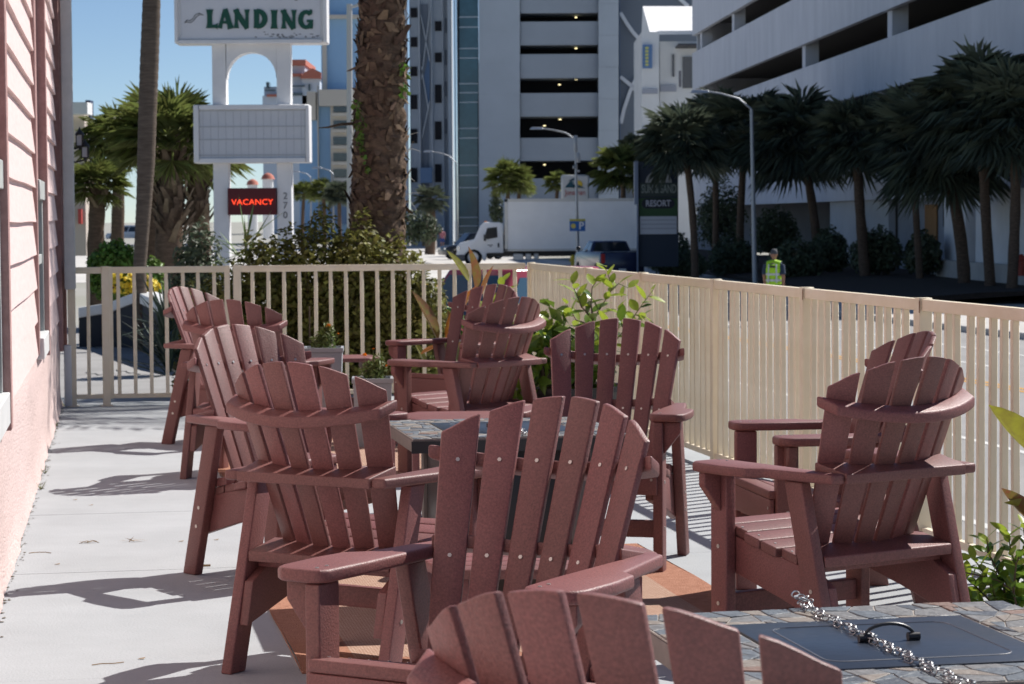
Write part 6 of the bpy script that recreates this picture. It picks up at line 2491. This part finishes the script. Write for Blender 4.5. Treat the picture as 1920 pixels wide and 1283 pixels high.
# ------------------------------------------------------------------ people
def person(loc, rz, label, H, top_c, leg_c, skin_c, cap_c, stride=0.0, vest=None, arm_swing=0.2, shorts=False, pre=''):
    root = empty('person', loc, rz, label, 'person')
    k = H / 1.78
    SK = mat(pre + 'skin', skin_c, .55)
    body = MB()
    hip, sh = 0.95, 1.46
    V3 = lambda x, y, z: Vector((x * k, y * k, z * k))
    T = lambda mb, pts, rad: mb.tube([V3(*p) for p in pts], [r * k for r in rad], 10)
    for s in (-1, 1):
        st = s * stride
        T(body, [(s * .09, 0, hip), (s * .10, .02 + st * .5, .52), (s * .10, -.03 + st - .02, .09)], [.085, .06, .045])
        T(body, [(s * .10, st - .06, .05), (s * .105, st + .06, .045), (s * .11, st + .17, .03)], [.042, .045, .03])
        sw = -s * arm_swing
        T(body, [(s * .19, 0, sh - .04), (s * .235, sw * .45 - .03, 1.17), (s * .235, sw + .05, .93)], [.058, .046, .034])
        hx, hy, hz = s * .235, sw + .06, .90
        T(body, [(hx, hy, hz + .02), (hx, hy + .015, hz - .05)], [.032, .036])
        for f_ in range(4):
            o_ = (f_ - 1.5) * .018
            T(body, [(hx, hy + .01 + o_, hz - .06), (hx - s * .006, hy + .018 + o_, hz - .10), (hx - s * .02, hy + .02 + o_, hz - .13 + .006 * abs(f_ - 1))], [.0095, .009, .007])
        T(body, [(hx - s * .01, hy + .035, hz - .02), (hx - s * .02, hy + .06, hz - .055), (hx - s * .02, hy + .062, hz - .08)], [.011, .010, .008])
    T(body, [(0, 0, hip - .03), (0, .0, 1.12), (0, .0, 1.32), (0, 0, 1.44), (0, .0, 1.52)], [.15, .14, .165, .14, .06])
    T(body, [(-.18, 0, 1.43), (0, 0, 1.46), (.18, 0, 1.43)], [.06, .08, .06])
    T(body, [(0, 0, 1.46), (0, .015, 1.58)], [.055, .052])
    body.ball(tuple(V3(0, .025, 1.665)), (.076 * k, .095 * k, .115 * k))
    body.ball(tuple(V3(0, .115, 1.655)), (.013 * k, .022 * k, .02 * k))       # nose
    for s in (-1, 1):
        body.ball(tuple(V3(s * .078, .015, 1.66)), (.012 * k, .02 * k, .03 * k))     # ears
    smoothed(body, 'body', SK, .014 * k, root, 3)
    face = MB()
    for s in (-1, 1):
        face.ball(tuple(V3(s * .03, .108, 1.675)), .011 * k, 8, 5)
    face.tube([V3(-.025, .108, 1.605), V3(0, .115, 1.602), V3(.025, .108, 1.605)], .006 * k, 6)
    fo = face.build('eyes_and_mouth', mat('eye_dark', (.03, .02, .02), .4), root)
    fo['kind'] = 'stuff'
    # clothes: slightly larger shells
    sh_ = MB()
    T(sh_, [(0, 0, hip - .05), (0, 0, 1.12), (0, 0, 1.32), (0, 0, 1.43), (0, 0, 1.49)], [.165, .158, .182, .158, .075])
    T(sh_, [(-.185, 0, 1.43), (0, 0, 1.455), (.185, 0, 1.43)], [.075, .095, .075])
    for s in (-1, 1):
        sw = -s * arm_swing
        T(sh_, [(s * .19, 0, sh - .04), (s * .222, sw * .25 - .02, 1.27), (s * .23, sw * .40 - .03, 1.19)], [.074, .068, .07])
    smoothed(sh_, 'shirt', mat(pre + 'shirt', top_c, .8, var=.1, scale=9), .016 * k, root, 3)
    tr_ = MB()
    for s in (-1, 1):
        st = s * stride
        if shorts:
            T(tr_, [(s * .085, 0, hip), (s * .10, .01 + st * .3, .66), (s * .10, .015 + st * .42, .58)], [.105, .095, .098])
        else:
            T(tr_, [(s * .085, 0, hip), (s * .10, .02 + st * .5, .52), (s * .10, -.03 + st, .10)], [.105, .082, .07])
    T(tr_, [(0, 0, hip - .06), (0, 0, hip + .05)], [.155, .152])
    smoothed(tr_, 'shorts' if shorts else 'trousers', mat(pre + 'trousers', leg_c, .85), .016 * k, root, 3)
    cp = MB()
    prof = [(.088, -.012), (.092, .03), (.080, .075), (.05, .105), (.002, .115)]
    nn = 14
    vs = [(q * math.cos(2 * math.pi * i / nn) * k * .93, (.02 + q * 1.1 * math.sin(2 * math.pi * i / nn)) * k, (1.69 + h) * k) for q, h in prof for i in range(nn)]
    cp.add(vs, [(j * nn + i, j * nn + (i + 1) % nn, (j + 1) * nn + (i + 1) % nn, (j + 1) * nn + i) for j in range(4) for i in range(nn)])
    cp.prism([(.075 * math.cos(t) * k, (.09 + .10 * math.sin(t)) * k) for t in np.linspace(0, math.pi, 9)], 1.688 * k, 1.698 * k)
    cp.build('cap', mat(pre + 'cap', cap_c, .8), root, smooth=True)
    if vest:
        v = MB()
        T(v, [(0, 0, hip + .0), (0, 0, 1.12), (0, 0, 1.32), (0, 0, 1.42), (0, 0, 1.475)], [.185, .178, .198, .172, .09])
        T(v, [(-.165, 0, 1.425), (0, 0, 1.455), (.165, 0, 1.425)], [.088, .106, .088])
        ve = smoothed(v, 'safety_vest', mat('hi_vis', vest, .6, emit=None), .016 * k, root, 3)
        SIL = mat('reflective_tape', (.55, .56, .58), .3, metal=.4)
        for z in (1.06, 1.20):
            t_ = MB()
            rr = .1905 if z < 1.1 else .195
            t_.tube([V3(0, 0, z - .024), V3(0, 0, z + .024)], [rr * k, rr * k], 24, cap=False)
            t_.build('reflective_band', SIL, ve)
        for s in (-1, 1):
            t_ = MB()
            t_.hexa([tuple(V3(s * x, y, z)) for x, y, z in ((.085, -.160, 1.0), (.115, -.155, 1.0), (.115, -.165, 1.0), (.085, -.185, 1.0), (.075, -.12, 1.44), (.105, -.11, 1.44), (.105, -.16, 1.44), (.075, -.17, 1.44))])
            t_.build('shoulder_tape', SIL, ve)
        t_ = MB()
        t_.bx(-.06 * k, .06 * k, -.205 * k, -.150 * k, 1.36 * k, 1.40 * k)
        t_.build('back_patch', BLACKM, ve)
    return root


wp = at(1451, 470, 58)
person((wp.x, 58, STREET), R(-18), 'person in a hi-vis vest and dark cap standing in the street, seen from behind', wp.z - STREET + .02, (0.03, 0.05, 0.09), (0.03, 0.035, 0.05), (0.33, 0.17, 0.11), (0.07, 0.075, 0.085), stride=.05, vest=(0.42, 0.75, 0.03), arm_swing=.10, pre='worker_')
wp = at(829, 433, 205)
person((wp.x, 205, STREET + .05), R(4), 'distant person in a pink top and blue shorts walking away on the pavement', 1.74, (0.42, 0.16, 0.19), (0.05, 0.08, 0.24), (0.40, 0.20, 0.13), (0.6, 0.6, 0.62), stride=.14, shorts=True, pre='walker_')

# bin, hydrants
bn = empty('litter_bin', (at(811, 460, 195).x, 195, STREET + .05), 0, 'concrete litter bin with a dark lid left of the distant walker', 'bin')
a = MB()
a.tube([(0, 0, 0), (0, 0, .95)], [.36, .34], 14)
a.build('bin_body', SIDEW, bn)
a = MB()
a.tube([(0, 0, .952), (0, 0, 1.1), (0, 0, 1.22)], [.37, .36, .15], 14)
a.build('lid', BLACKM, bn)


def hydrant(loc, col, label, name):
    h = empty('fire_hydrant', loc, 0, label, 'hydrant')
    m = mat(name, col, .5)
    a = MB()
    a.tube([(0, 0, 0), (0, 0, .06), (0, 0, .061), (0, 0, .5), (0, 0, .52), (0, 0, .56), (0, 0, .64), (0, 0, .70)], [.17, .17, .11, .11, .15, .14, .10, .03], 12)
    a.build('barrel', m, h, smooth=True)
    a = MB()
    a.tube([(-.19, 0, .40), (.19, 0, .40)], .06, 10)
    a.tube([(0, -.2, .38), (0, 0, .38)], .08, 10)
    a.build('outlets', m, h)


hydrant((at(1074, 495, 125).x, 125, STREET), (0.55, 0.42, 0.03), 'yellow fire hydrant at the kerb under the box truck', 'hydrant_yellow')
hydrant((at(1915, 480, 76).x, 76, -0.45), (0.35, 0.05, 0.03), 'red fire hydrant at the right edge by the white pier', 'hydrant_red')
